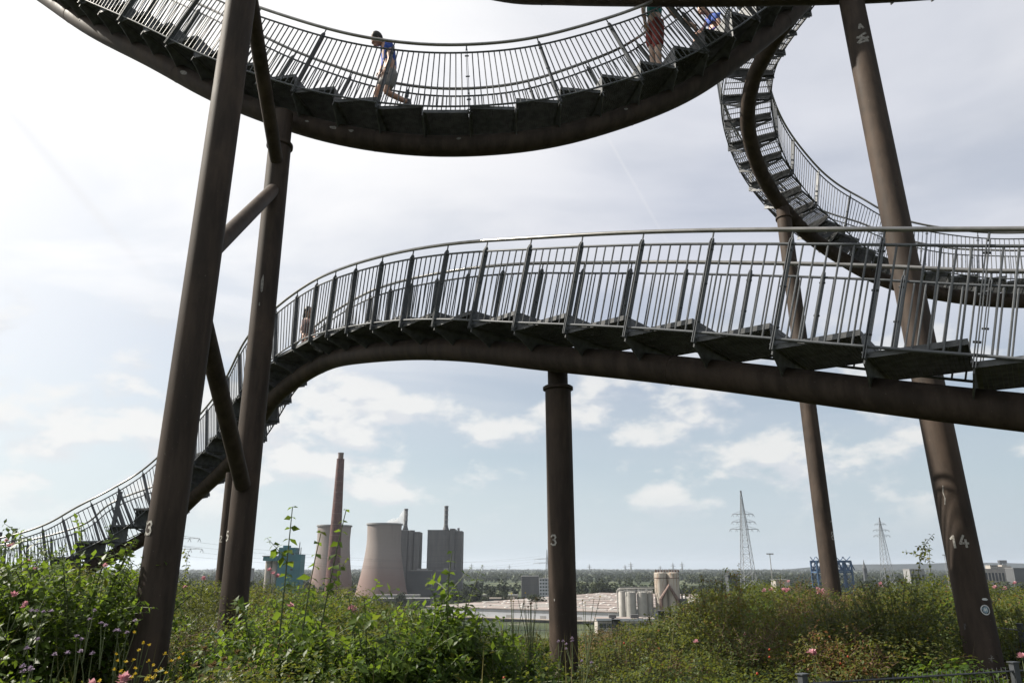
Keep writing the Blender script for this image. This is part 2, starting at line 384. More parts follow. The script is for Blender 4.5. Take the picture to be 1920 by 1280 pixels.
def bracket_mesh(slot):
    """wing shaped plate across the tube, an oval slot in each wing; x across, z up, z=0 is the tread seat"""
    m = MB(); h = .007; k = 1 if slot else .07
    for sg in (-1, 1):
        N = 14
        outer = [(.14, 0), (.25, 0), (.38, 0), (.52, 0), (.52, -.035), (.52, -.07), (.46, -.085), (.38, -.11), (.30, -.145), (.23, -.17), (.14, -.22), (.14, -.17), (.14, -.11), (.14, -.05)]
        th = np.linspace(0, 2*np.pi, N, endpoint=False)
        inner = []
        for (x, z) in outer:
            a = math.atan2((z+.066)*2.2, x-.27); inner.append((.27+.105*k*math.cos(a), -.060+.028*k*math.sin(a)))
        V = [(sg*x, -h, z) for x, z in outer]+[(sg*x, -h, z) for x, z in inner]+[(sg*x, h, z) for x, z in outer]+[(sg*x, h, z) for x, z in inner]
        f = []
        for i in range(N):
            j = (i+1) % N
            f += [(i, j, N+j, N+i), (2*N+i, 3*N+i, 3*N+j, 2*N+j), (i, 2*N+i, 2*N+j, j), (N+i, N+j, 3*N+j, 3*N+i)]
        m.add(V, f)
    m.box((0, 0, -.13), (.139, h-.0005, .13))
    m.box((0, .024, -.006), (.518, .022, .004))
    return m.mesh('bracket', 'grating_steel')
BRACKET, BRACKET_SLOT = bracket_mesh(False), bracket_mesh(True)
def post_mesh(H):
    """twin flat bars with a pointed head, bolts and a short pin carrying the handrail; x across the walkway, z up"""
    m = MB()
    for sg in (-1, 1):
        y0, y1 = sorted((sg*.006, sg*.014))
        P = [(-.036, 0), (.036, 0), (.036, H-.05), (.012, H), (-.012, H), (-.036, H-.05)]
        V = [(x, y0, z) for x, z in P]+[(x, y1, z) for x, z in P]
        m.add(V, [(0, 1, 2, 3, 4, 5), (11, 10, 9, 8, 7, 6)]+[(i, i+6, (i+1) % 6+6, (i+1) % 6) for i in range(6)])
    for z in (.05, .22, .62, H-.12): m.tube([(0, -.03, z), (0, .03, z)], .011, 6)
    m.tube([(0, 0, H-.02), (0, 0, H+.085)], .010, 6)
    return m.mesh('post', 'galvanised')
SEAT = .25           # height of the tread seat over the tube centre
RB, RT, HR = .33, 1.26, 1.405
POST = post_mesh(1.10)
W = .535

def walkway(label, path, stations, mode='level', rails=True, bars='each', tube_r=.162, nbar=6, rise=9., every=1, tread=None, slots=lambda p: False):
    o0 = path.at(path.len/2)[0]
    root = thing('stair_walkway', label, 'walkway', tuple(o0))
    def loc(p): return np.asarray(p)-o0
    m = MB(); m.tube(path.P[::4], tube_r, 28); m.build('main_tube', 'brown_steel', root, smooth=True)
    for l in np.arange(1.7, path.len-.5, 4.1):
        q = path.offset(l, l+.03, 0, 0, .005); m = MB(); m.tube(q[:3], [tube_r-.002, tube_r+.004, tube_r-.002], 28); m.build('weld_seam', 'brown_steel', root, smooth=True)
    fr = [path.at(l) for l in stations]
    for i, (p, t, u, sd) in enumerate(fr):
        o = link('bracket', BRACKET_SLOT if slots(p) else BRACKET, root, M4(sd, np.cross(u, sd), u, loc(p+u*SEAT)))
    for i in range(len(fr)-1):
        a, b = (fr[i], fr[i+1]) if fr[i][0][2] > fr[i+1][0][2] else (fr[i+1], fr[i])
        A, B = a[0]+a[2]*SEAT, b[0]+b[2]*SEAT
        if mode == 'level': E = np.array([B[0], B[1], min(A[2], B[2]+rise)]); up = np.array([0, 0, 1.])
        else: E = B+b[2]*rise; up = b[2]
        A = A+up*.03; E = E+up*.03
        y = E-A; ln = np.linalg.norm(y); x = unit(a[3]+b[3]); z = unit(np.cross(x, y))
        if z.dot(up) < 0: x = -x; z = -z
        x = unit(np.cross(y, z))
        link('tread', tread or TREAD, root, M4(x*1.0, y*.995, z, loc(A)))
        hgt = (E-B).dot(up)-.03
        if hgt > .012:
            sx = b[3]; link('riser', RISER, root, M4(sx, np.cross(up, sx), up*hgt, loc(B+unit(y)*-.012)))
    if not rails: return root
    l0, l1 = stations[0], stations[-1]
    for sg in (-1, 1):
        for nm, h, r, mt in (('handrail', HR, .024, 'rail_steel'), ('top_rail', RT, .0145, 'galvanised'), ('bottom_rail', RB, .0145, 'galvanised')):
            m = MB(); m.tube(path.offset(l0, l1, sg*W, h), r, 10); m.build(nm, mt, root, smooth=True)
    for p, t, u, sd in fr[::every]:
        for sg in (-1, 1): link('post', POST, root, M4(sd, np.cross(u, sd), u, loc(p+sd*sg*W+u*(SEAT-.03))))
    job = []
    for i in range(len(stations)-1):
        for k in range(0 if i % every else 1, nbar+1):
            p, t, u, sd = path.at(stations[i]+(stations[i+1]-stations[i])*k/(nbar+1))
            for sg in (-1, 1):
                a, b = p+sd*sg*W+u*RB, p+sd*sg*W+u*RT
                job.append((np.linalg.norm(a), a, b))
    job.sort(key=lambda q: q[0]); lim = 300 if bars == 'each' else 0
    for d, a, b in job[:lim]:
        z = b-a; x = unit(np.cross(z, (0, 1, .1))); y = np.cross(unit(z), x)
        link('bar', BAR, root, M4(x, y, z, loc(a)))
    if job[lim:]:
        m = MB()
        for d, a, b in job[lim:]: m.bar(a, b, .009, 5)
        tag(m.build('bar', 'galvanised', root), kind='stuff')
    return root

A_PTS = [(-22.12,21.99,-1.39),(-16.96,20.92,-1.11),(-13.44,20.07,-0.79),(-11.81,19.81,-0.48),(-10.90,19.62,-0.16),(-10.25,19.46,0.21),(-9.05,19.48,0.88),(-7.80,18.61,1.71),(-6.23,16.84,2.46),(-5.12,15.30,3.32),(-4.55,14.67,3.54),(-4.05,14.10,3.67),(-3.59,13.58,3.71),(-3.27,13.15,3.68),(-2.84,12.56,3.57),(-2.22,11.73,3.39),(-1.42,10.84,3.18),(-0.55,9.92,2.89),(0.34,9.03,2.54),(1.34,8.16,2.20),(2.34,7.38,1.86),(3.52,6.49,1.44),(4.26,6.03,1.22),(5.70,4.98,0.78)]
B_PTS = [(-12.6,14.6,13.9),(-10.48,13.21,12.08),(-8.05,11.74,9.84),(-6.29,10.95,8.51),(-5.04,10.52,7.57),(-4.48,10.36,7.23),(-3.43,10.13,6.68),(-2.66,10.01,6.38),(-1.79,9.93,6.18),(-0.89,9.90,6.11),(0.41,9.96,6.26),(1.54,10.11,6.68),(2.77,10.39,7.37),(3.61,10.63,8.10),(4.99,11.15,9.51),(5.71,11.47,10.44),(6.46,11.85,11.52)]
D_PTS = [(5.78,11.00,10.89),(5.66,11.20,10.47),(5.48,11.60,10.22),(5.32,12.10,10.15),(5.24,12.80,10.12),(5.14,13.50,9.96),(5.20,14.20,9.54),(5.44,14.80,9.22),(5.78,15.35,8.86),(6.19,15.80,8.49),(6.71,16.20,8.10),(7.22,16.50,7.74),(7.90,16.70,7.33),(8.46,16.60,6.85),(9.03,16.40,6.44),(9.78,16.10,6.09),(10.56,15.80,5.83),(11.31,15.40,5.63),(12.19,15.00,5.51),(13.12,14.60,5.44)]
C_PTS = [(-5.18,12.30,13.22),(-2.75,11.80,11.52),(-0.34,11.00,10.01),(0.83,10.50,9.46),(2.27,9.75,8.77),(3.56,9.20,8.29),(4.82,8.90,8.06),(6.12,8.90,8.14),(7.98,9.10,8.51),(11.12,9.60,9.49)]
pA, pB, pC, pD = Path(A_PTS, sm=22), Path(B_PTS, sm=26), Path(C_PTS), Path(D_PTS, sm=14, vert=.5)
stA = np.arange(pA.len-.63, 4., -.79)[::-1]; stB = np.arange(.3, pB.len, .69)
stD = np.arange(.2, pD.len, .56); stC = np.arange(.4, pC.len, .7)
walkway('humped grey stair walkway with sawtooth treads crossing mid picture over pillar 3', pA, stA, slots=lambda p: p[0] < -4.3)
walkway('U-shaped hanging stair walkway under the top edge, carrying the walkers in blue and red', pB, stB, every=2)
walkway('farther twisting stair walkway seen from beneath, curling down behind the right pillars', pD, stD, bars='joined', nbar=5, every=2, rise=.13, tread=TREAD_OPEN, slots=lambda p: True)
walkway('overhead brown tube walkway of which only the underside dips into the top edge', pC, stC, rails=False)

# ------------------------------------------------------------------ support pillars
DIG = {'1': [[(.25, .8), (.5, 1), (.5, 0)]], '2': [[(.05, .8), (.2, .97), (.5, .97), (.6, .78), (.5, .55), (.05, .03), (.62, .03)]],
       '3': [[(.05, .85), (.2, .98), (.48, .98), (.58, .8), (.48, .58), (.28, .54)], [(.28, .54), (.5, .48), (.6, .25), (.48, .04), (.2, .02), (.03, .15)]],
       '4': [[(.35, 1), (.03, .32), (.66, .32)], [(.48, .62), (.48, 0)]], '5': [[(.56, .97), (.12, .97), (.08, .56), (.35, .62), (.58, .48), (.58, .18), (.38, .02), (.05, .08)]],
       '8': [[(.3, .53), (.08, .68), (.12, .92), (.3, 1), (.48, .92), (.52, .68), (.3, .53), (.05, .36), (.06, .1), (.3, 0), (.54, .1), (.55, .36), (.3, .53)]]}
class Pillar:
    def __init__(s, label, a, b, r, collar=None, group='numbered brown support pillars'):
        s.a, s.b, s.r = np.array(a, float), np.array(b, float), r
        s.ax = unit(s.b-s.a); s.root = thing('support_pillar', label, 'pillar', tuple(a), group)
        m = MB(); m.tube([s.a+(s.b-s.a)*t for t in np.linspace(0, 1, 12)], r, 36)
        if collar is not None:
            hc, rn, ln = collar
            q = s.b+s.ax*ln; m = MB(); m.tube([s.a, s.b], r, 36); m.build('column', 'brown_steel', s.root, smooth=True)
            m = MB(); m.tube([s.b-s.ax*hc, s.b-s.ax*hc*.8, s.b-s.ax*.01, s.b+s.ax*.004], [r+.004, r+.028, r+.028, r+.006], 36); m.build('collar', 'brown_steel', s.root, smooth=True)
            m = MB(); m.tube([s.b-s.ax*.02, q], rn, 32); m.build('neck', 'brown_steel', s.root, smooth=True)
        else: m.build('column', 'brown_steel', s.root, smooth=True)
        v = -(s.a*.5+s.b*.5)*np.array([1, 1, 0]); v -= s.ax*v.dot(s.ax); s.front = unit(v); s.side = unit(np.cross(s.ax, s.front))
    def pt(s, z, arc, off=.003):
        """point on the surface: height z, arc metres to the right of the line facing the path"""
        k = (z-s.a[2])/s.ax[2]; th = arc/s.r
        return s.a+s.ax*k+(s.r+off)*(math.cos(th)*s.front+math.sin(th)*s.side)
    def strokes(s, name, lines, z, arc, h, wid, mat, label=None, ang=0):
        m = MB(); off = .003
        for ln in lines:
            P = [np.array(q)*h for q in ln]
            for (a, b) in zip(P, P[1:]):
                d = unit(b-a); nn = np.array([-d[1], d[0]])*wid/2; k = 4; V = []; off += .0001
                for t in np.linspace(-wid*.35/np.linalg.norm(b-a), 1+wid*.35/np.linalg.norm(b-a), k):
                    for sg in (-1, 1):
                        q = a+(b-a)*t+nn*sg; V.append(s.pt(z+q[1], arc+q[0], off))
                m.add(V, [(2*i, 2*i+1, 2*i+3, 2*i+2) for i in range(k-1)])
        return m.build(name, mat, s.root, label=label)
    def number(s, txt, z, arc, h=.115, wid=.019, gap=.75):
        for i, ch in enumerate(txt): s.strokes('painted_number', DIG[ch], z, arc+i*h*gap, h, wid, 'white_paint', 'white stencilled '+ch)
    def patch(s, name, z, arc, w_, h_, mat, label=None, n=9, seed=0):
        rg = np.random.default_rng(seed); V = [s.pt(z, arc)]; V += [s.pt(z+h_*.5*math.sin(t)*rg.uniform(.7, 1.1), arc+w_*.5*math.cos(t)*rg.uniform(.7, 1.1)) for t in np.linspace(0, 2*np.pi, n, endpoint=False)]
        m = MB(); m.add(V, [(0, i+1, (i+1) % n+1) for i in range(n)]); return m.build(name, mat, s.root, label=label)
    def brace(s, a, b, r): m = MB(); m.tube([a, b], r, 24); m.build('brace', 'brown_steel', s.root, smooth=True)
p13 = Pillar('thick brown pillar painted 13 with three slanting braces, tallest in the left half', (-3.2, 7.0, -1.75), (-3.2, 7.25, 9.6), .164)
p13.number('13', .28, -.29)
p13.brace((-3.2, 7.08, 3.05), (-3.47, 9.62, 5.22), .094)
p13.brace((-3.2, 7.06, 2.62), (-3.36, 9.35, .98), .098)
p13.brace((-3.2, 7.2, 6.85), (-3.47, 9.66, 5.72), .094)
p5 = Pillar('brown pillar painted 5 on its left edge, capped below the hanging walkway', (-3.33, 9.4, -1.75), (-3.49, 9.78, 6.08), .164, (.07, .15, .55))
p5.number('5', .31, -.24, .112)
p5.patch('paint_chip', 3.72, -.05, .045, .30, 'pale_patch', seed=2); p5.patch('paint_chip', 3.42, -.06, .02, .06, 'pale_patch', seed=3)
p3 = Pillar('upright brown pillar painted 3 carrying the humped walkway at mid picture', (.60, 9.18, -1.95), (.585, 9.18, 2.20), .164, (.055, .128, .30))
p3.number('3', .25, -.135, .115); p3.patch('paint_chip', -.36, -.10, .018, .03, 'white_paint', seed=4)
p14 = Pillar('leaning brown pillar painted 14 with stickers low down, nearest the right edge', (4.62, 7.78, -1.75), (4.945, 8.87, 8.0), .164)
p14.number('14', .18, -.115, .112, .021, .95)
p8 = Pillar('thin leaning brown pillar painted 8, holding the farther twisting walkway', (6.05, 14.72, -1.7), (6.47, 15.98, 7.95), .164, (.06, .15, .25))
p8.number('1', .72, .125, .15); p8.number('8', .50, .125, .15)
p2 = Pillar('slim distant brown pillar painted 2, half hidden behind pillar 5', (-6.13, 16.55, -1.7), (-6.17, 16.55, 2.0), .164)
p2.number('2', .52, -.20, .125)
# stickers and scrawls on pillar 14
p14.patch('sticker', -.32, .115, .085, .03, 'sticker_white', 'torn white paper sticker', 6, 5)
m = MB(); V = []
for t in np.linspace(0, 2*np.pi, 20, endpoint=False):
    for rr in (.038, .048): V.append(p14.pt(-.42+rr*math.sin(t), .10+rr*math.cos(t), .004))
m.add(V, [(2*i, 2*i+1, (2*i+3) % 40, (2*i+2) % 40) for i in range(20)]); m.build('sticker', 'sticker_white', p14.root, label='round sticker with pale rim')
p14.patch('sticker_disc', -.42, .10, .072, .072, 'sticker_blue', None, 16, 6)
p14.strokes('sticker_print', [[(-.2, 0), (-.1, .3), (0, 0), (.1, .3), (.2, 0)]], -.43, .10, .085, .008, 'sticker_white')
p14.strokes('scratch', [[(0, -.5), (.05, .5)], [(-.4, 0), (.4, .05)], [(-.25, -.3), (.25, .35)]], -.86, .06, .06, .006, 'pale_patch')
p14.strokes('scrawl', [[(0, 0), (.02, .5), (.3, .5)], [(.1, .1), (.1, .3)], [(.02, .7), (.3, .7)]], -.60, -.125, .07, .008, 'ink')
p14.strokes('drip', [[(0, 0), (.1, .5), (.02, 1), (.12, 1.6)]], .62, -.075, .12, .010, 'pale_patch')
for i, q in enumerate(([(0, 0), (.5, .4), (.1, .5), (.7, .9)], [(.0, .55), (.6, .2), (.9, .5)], [(.3, 1.5), (.4, 1.9), (.6, 1.5)], [(.1, -.1), (.8, .05), (.6, .35)])):
    p14.strokes('scrawl', [q], 6.95, -.02, .16, .032, 'pale_patch')
# chips of paint on the hanging tube
def tube_chip(path, l, ang, w_, h_, seed):
    p, t, u, sd = path.at(l); rg = np.random.default_rng(seed); V = []
    sg = 1 if (sd[1] < 0) else -1
    P = lambda a, b: path.at(l+a)[0]+.1655*(math.cos(ang+b/.162)*path.at(l+a)[3]*sg+math.sin(ang+b/.162)*path.at(l+a)[2])
    V = [P(0, 0)]+[P(w_/2*math.cos(t_)*rg.uniform(.6, 1.1), h_/2*math.sin(t_)*rg.uniform(.6, 1.1)) for t_ in np.linspace(0, 2*np.pi, 9, endpoint=False)]
    m = MB(); m.add(V, [(0, i+1, (i+1) % 9+1) for i in range(9)]); return m
hang = [o for o in bpy.data.objects if o.name == 'stair_walkway.001'][0]
for l, a, w_, h_, sd_ in ((10.2, .12, .2, .09, 1), (13.35, .06, .14, .06, 2), (13.65, .1, .10, .05, 3), (12.9, .05, .07, .04, 4), (15.3, .2, .08, .05, 5), (6.6, .05, .09, .05, 6), (18.0, .3, .07, .05, 7)):
    tube_chip(pB, l, a, w_, h_, sd_).build('paint_chip', 'pale_patch', hang)
humped = [o for o in bpy.data.objects if o.name == 'stair_walkway'][0]

# ------------------------------------------------------------------ the plain: power station, halls, silos
def cooling_tower(label, x, y, H, rt, rth, rb, zb=-35):
    root = thing('cooling_tower', label, 'cooling tower', (x, y, zb), 'concrete cooling towers')
    zt = .80*H; prof = []
    for k in range(25):
        z = 5+(H-5)*k/24
        f = abs(z-zt)/(zt if z < zt else (H-zt)*1.0)
        r = rth+((rb if z < zt else rt)-rth)*(f**1.55)
        prof.append((r, z))
    m = MB(); m.lathe((x, y, zb), prof+[(prof[-1][0]-1, H), (prof[-5][0]-1.0, prof[-5][1])], 64)
    o = m.build('shell', 'tower_shell', root, smooth=True)
    m = MB(); m.lathe((x, y, zb), [(rt+.1, H-1.6), (rt+1.0, H-1.4), (rt+1.0, H+.2), (rt-.6, H+.2)], 64); m.build('rim', 'plant_light', root, smooth=False)
    m = MB(); n = 36; rb2 = prof[0][0]
    for i in range(n):
        a, b = 2*np.pi*i/n, 2*np.pi*(i+.5)/n; c = 2*np.pi*(i-.5)/n
        top = (x+rb2*math.cos(a), y+rb2*math.sin(a), zb+5.1)
        for e in (b, c): m.bar((x+(rb2+1.4)*math.cos(e), y+(rb2+1.4)*math.sin(e), zb), top, .35, 5)
    tag(m.build('leg', 'plant_light', root), kind='stuff')
def shell_mat(t, o):
    p = t.new('ShaderNodeBsdfPrincipled'); g = t.new('ShaderNodeNewGeometry'); P = g.outputs['Position']
    sz = t.new('ShaderNodeSeparateXYZ'); t.l.new(P, sz.inputs[0])
    mp = t.new('ShaderNodeMapping'); mp.inputs['Scale'].default_value = (1, 1, .06); t.l.new(P, mp.inputs['Vector'])
    n = t.noise(mp.outputs[0], .22, 6, .65); n2 = t.noise(P, .05, 4, .6)
    low = t.ramp(t.math('ADD', sz.outputs[2], t.math('MULTIPLY', n2, 22.)), 30., -10.)      # weathered reddish wash on the lower shell
    c = t.mix(low, (.215, .188, .176), (.175, .125, .113))
    c = t.mix(t.math('MULTIPLY', t.ramp(n, .52, .72), .35), c, (.13, .113, .105))
    lines = t.math('MULTIPLY', t.ramp(t.math('ABSOLUTE', t.math('SUBTRACT', t.math('FRACT', t.math('DIVIDE', sz.outputs[2], 4.2)), .5)), .46, .5), .18)
    c = t.mix(lines, c, (.11, .095, .09)); t.put(p.inputs['Base Color'], c); p.inputs['Roughness'].default_value = .95
    p.inputs['Specular IOR Level'].default_value = .1; t.l.new(p.outputs[0], o.inputs[0])
material('tower_shell', shell_mat)
cooling_tower('complete pinkish concrete cooling tower beside the grey boiler houses', -145.5, 870, 82.5, 19.6, 19.0, 30.5)
cooling_tower('paler cooling tower partly hidden behind the tall brick chimney', -215.5, 925, 83.5, 20.2, 19.4, 28)

def chimney():
    x, y, zb = -143.2, 620, -35; top = 91
    root = thing('brick_chimney', 'tall tapering red brick chimney in front of a cooling tower', 'chimney', (x, y, zb))
    H = top-zb; r = lambda z: 6.3+(2.95-6.3)*(z/H)**.92
    m = MB(); m.lathe((x, y, zb), [(r(z), z) for z in np.linspace(0, H-5, 20)], 32); m.build('shaft', 'brick_red', root, smooth=True)
    m = MB(); m.lathe((x, y, zb), [(r(H)+.05, H-5.2), (r(H)+.35, H-4.6), (r(H)+.25, H-4.5)], 32); m.build('corbel', 'brick_red', root)
    m = MB(); m.lathe((x, y, zb), [(2.2, H-4.9), (2.2, H-.2), (2.45, H-.1), (2.45, H+.6), (1.7, H+.6), (1.7, H-3)], 32); m.build('cap', 'mortar_band', root)
    for z in np.arange(8, H-10, 8.6):
        m = MB(); m.lathe((x, y, zb), [(r(z)+.02, z), (r(z)+.09, z), (r(z+.35)+.09, z+.35), (r(z+.35)+.02, z+.35)], 32); m.build('steel_band', 'mortar_band', root)
chimney()

def boxes(root, name, mat, *bb, label=None):
    for a, b in bb: MB().bounds(a, b).build(name, mat, root, label=label)
def boiler_right():
    root = thing('boiler_house', 'right-hand grey slab boiler house with a slender round stack on its roof', 'power station', (-82, 930, -35), 'grey boiler houses of the power station')
    boxes(root, 'wall', 'plant_grey', ((-102.8, 930, -35), (-76.5, 965, 43)))
    boxes(root, 'stair_tower', 'plant_grey', ((-75.6, 926, -35), (-69.5, 962, 45)), ((-69.3, 929, -35), (-60.6, 960, 42.4)))
    boxes(root, 'recess', 'plant_dark', ((-76.45, 931, -35), (-75.65, 950, 43.5)), ((-69.48, 930, -35), (-69.32, 950, 43)))
    boxes(root, 'roof_hut', 'plant_light', ((-67, 935, 45.02 if 0 else 42.45), (-64.5, 940, 46.2)))
    boxes(root, 'parapet', 'plant_dark', ((-103.0, 929.7, 43.05), (-76.6, 965, 43.7)))
    m = MB(); m.lathe((-82, 945, 0), [(4.4, 43.2), (2.6, 49), (2.35, 50), (2.35, 73.5)], 20); m.build('stack', 'plant_dark', root, smooth=True)
    for z in (50, 56, 62, 68, 72.2): m = MB(); m.lathe((-82, 945, 0), [(2.36, z), (2.9, z), (2.9, z+.9), (2.36, z+.9)], 20); m.build('stack_ring', 'plant_light', root)
boiler_right()
def boiler_left():
    root = thing('boiler_house', 'left-hand grey boiler house half hidden by the nearer cooling tower', 'power station', (-124, 930, -35), 'grey boiler houses of the power station')
    boxes(root, 'wall', 'plant_grey', ((-139, 932, -35), (-127.4, 962, 43)))
    boxes(root, 'stair_tower', 'plant_grey', ((-118.9, 930, -35), (-112.4, 960, 41.5)))
    m = MB(); m.lathe((-123.2, 935.4, -35), [(4.1, 0), (4.1, 78.4), (.1, 78.6)], 24); m.build('silo', 'plant_grey', root, smooth=True)
    boxes(root, 'recess', 'plant_dark', ((-127.3, 934, -35), (-119, 955, 42)))
    boxes(root, 'parapet', 'plant_light', ((-139.2, 931.7, 43.05), (-127.3, 962, 43.7)))
    m = MB(); m.lathe((-132.2, 945, 0), [(4.2, 43.2), (2.6, 48), (2.3, 49), (2.3, 70)], 20); m.build('stack', 'plant_dark', root, smooth=True)
    for z in (49, 56, 62.5, 68.6): m = MB(); m.lathe((-132.2, 945, 0), [(2.31, z), (2.8, z), (2.8, z+.9), (2.31, z+.9)], 20); m.build('stack_ring', 'plant_light', root)
boiler_left()
def turbine_hall():
    root = thing('turbine_hall', 'long low dark hall at the foot of the grey boiler houses', 'hall', (-90, 905, -35))
    boxes(root, 'wall', 'plant_dark', ((-122, 900, -35), (-58.2, 924, -4.0)))
    boxes(root, 'parapet', 'plant_light', ((-118, 899.7, -3.95), (-93, 905, -3.1)), ((-88, 899.7, -3.95), (-66, 905, -3.4)))
    boxes(root, 'roof_hut', 'plant_light', ((-106, 905, -3.3), (-99, 910, -1.2)), ((-80, 904, -3.3), (-75, 909, -.8)), ((-112, 912, -3.9), (-108, 916, -1.6)))
    boxes(root, 'rain_pipe', 'plant_light', ((-93.4, 899.6, -22), (-92.9, 899.95, -7)))
turbine_hall()
def turquoise():
    root = thing('mill_building', 'turquoise stepped industrial block with a row of pale silos', 'factory', (-150, 520, -35))
    boxes(root, 'tall_block', 'turquoise', ((-157.8, 520, -35), (-146.5, 530, 12.8)))
    boxes(root, 'low_block', 'turquoise', ((-146.4, 519, -35), (-142.2, 530, 8.4)))
    boxes(root, 'gallery', 'turquoise_dark', ((-167.8, 519.5, 4.2), (-157.9, 536, 7.0)))
    boxes(root, 'gallery_roof', 'plant_light', ((-168.4, 519, 7.05), (-157.9, 536, 7.5)))
    for x in (-165.2, -160.6): m = MB(); m.lathe((x, 525, -35), [(2.25, 0), (2.25, 39.1)], 24); m.build('silo', 'pale_render', root, smooth=True)
    boxes(root, 'roof_hut', 'turquoise_dark', ((-156, 523, 12.85), (-152, 528, 14.3)))
    for x, z in ((-145.3, 16.5), (-144.2, 13)): m = MB(); m.bar((x, 525, 8.45), (x, 525, z), .28, 8); m.build('flue', 'plant_dark', root)
    for z in (-2, 3, 8): boxes(root, 'window', 'window_dark', ((-149, 519.9, z), (-147.4, 519.98, z+1.2)))
turquoise()
def steam():
    """white vapour drifting left off the rear stack"""
    m = MB(); P = np.array([(-131.5, 945, 70), (-133, 945, 66), (-135, 944, 60), (-137, 943, 55), (-146, 942, 52), (-156, 941, 51)], float); m.tube(P, [2.2, 4, 5.5, 6, 6.5, 4], 14)
    def b(t, o):
        v = t.new('ShaderNodeVolumePrincipled'); v.inputs['Color'].default_value = (.97, .97, .97, 1); g = t.new('ShaderNodeNewGeometry')
        n = t.noise(g.outputs['Position'], .11, 4, .6); t.put(v.inputs['Density'], t.math('MULTIPLY', t.ramp(n, .38, .62), .16)); v.inputs['Anisotropy'].default_value = .3
        t.l.new(v.outputs[0], o.inputs['Volume'])
    material('steam', b); tag(m.build('steam', 'steam'), kind='stuff')
steam()

# the big warehouse: a rectangle turned so its long roof runs away to the right
WO = np.array([-62., 571.]); E1 = unit((.88, -.48)); E2 = np.array([-E1[1], E1[0]])
def wp(a, b, z): q = WO+E1*a+E2*b; return np.array([q[0], q[1], z])
def wbox(m, a0, a1, b0, b1, z0, z1): m.box(wp((a0+a1)/2, (b0+b1)/2, (z0+z1)/2), ((a1-a0)/2, (b1-b0)/2, (z1-z0)/2), [(*E1, 0), (*E2, 0), (0, 0, 1)])
def warehouse():
    root = thing('warehouse', 'vast low warehouse with a pinkish gravel roof full of white skylights', 'warehouse', (WO[0], WO[1], -35))
    m = MB(); wbox(m, 0, 150, 0, 330, -35, -27.6); m.build('wall', 'white_cladding', root)
    m = MB(); wbox(m, -.6, 150.6, -.6, 330.6, -27.55, -26.95); m.build('roof', 'gravel_roof', root)
    m = MB(); wbox(m, 0, 150, -4.5, -.05, -33.4, -32.9); m.build('canopy', 'beige_trim', root)
    m = MB(); wbox(m, 0, 150, -.12, -.02, -29.2, -28.9); m.build('wall_trim', 'plant_light', root)
    for a in np.arange(14, 150, 26): m = MB(); wbox(m, a, a+4.2, -.14, -.03, -35, -31); m.build('loading_door', 'plant_light', root)
    for b in np.arange(32, 330, 33): m = MB(); wbox(m, 0, 150, b, b+1.1, -26.94, -26.5); m.build('roof_ridge', 'gravel_roof', root)
    dome = MB(); dome.lathe((0, 0, 0), [(1.5, 0), (1.4, .35), (.9, .6), (.1, .7)], 10); D1 = dome.mesh('skylight', 'skylight_dome', smooth=True)
    strip = MB(); strip.box((0, 0, .35), (7.5, 1.1, .35)); D2 = strip.mesh('skylight_strip', 'skylight_dome')
    rt = Matrix.Rotation(math.atan2(E1[1], E1[0]), 4, 'Z'); rg = np.random.default_rng(3)
    for a in np.arange(10, 148, 17):
        for b in np.arange(9, 320, 16.5):
            q = wp(a+(4 if int(b/16.5) % 2 else 0), b, -26.94)-np.array([WO[0], WO[1], -35])
            k = rg.random()
            if k < .24: link('skylight_strip', D2, root, Matrix.Translation(q)@rt)
            elif k < .78: link('skylight', D1, root, Matrix.Translation(q))
warehouse()
def annex():
    root = thing('loading_hall', 'low pale hall with a dark window band in front of the white silos', 'hall', (64, 430, -35))
    R2 = 35/430
    boxes(root, 'wall', 'pale_render', ((47, 434, -35), (79, 450, -27.6)))
    boxes(root, 'roof', 'gravel_roof', ((46.4, 433.4, -27.5), (79.6, 450, -27.0)))
    boxes(root, 'roof_edge', 'white_cladding', ((46.3, 433.2, -28.2), (79.7, 433.38, -26.9)))
    for i in range(7): boxes(root, 'window', 'window_dark', ((48+i*4.2, 433.9, -31.8), (51.8+i*4.2, 433.97, -29.4)))
    boxes(root, 'roof_hut', 'plant_grey', ((54, 438, -26.95), (58, 441, -25.2)), ((66, 438, -26.95), (70.5, 441, -25.1)))
    boxes(root, 'door', 'plant_dark', ((47.4, 433.88, -35), (50, 433.96, -32.4)))
annex()
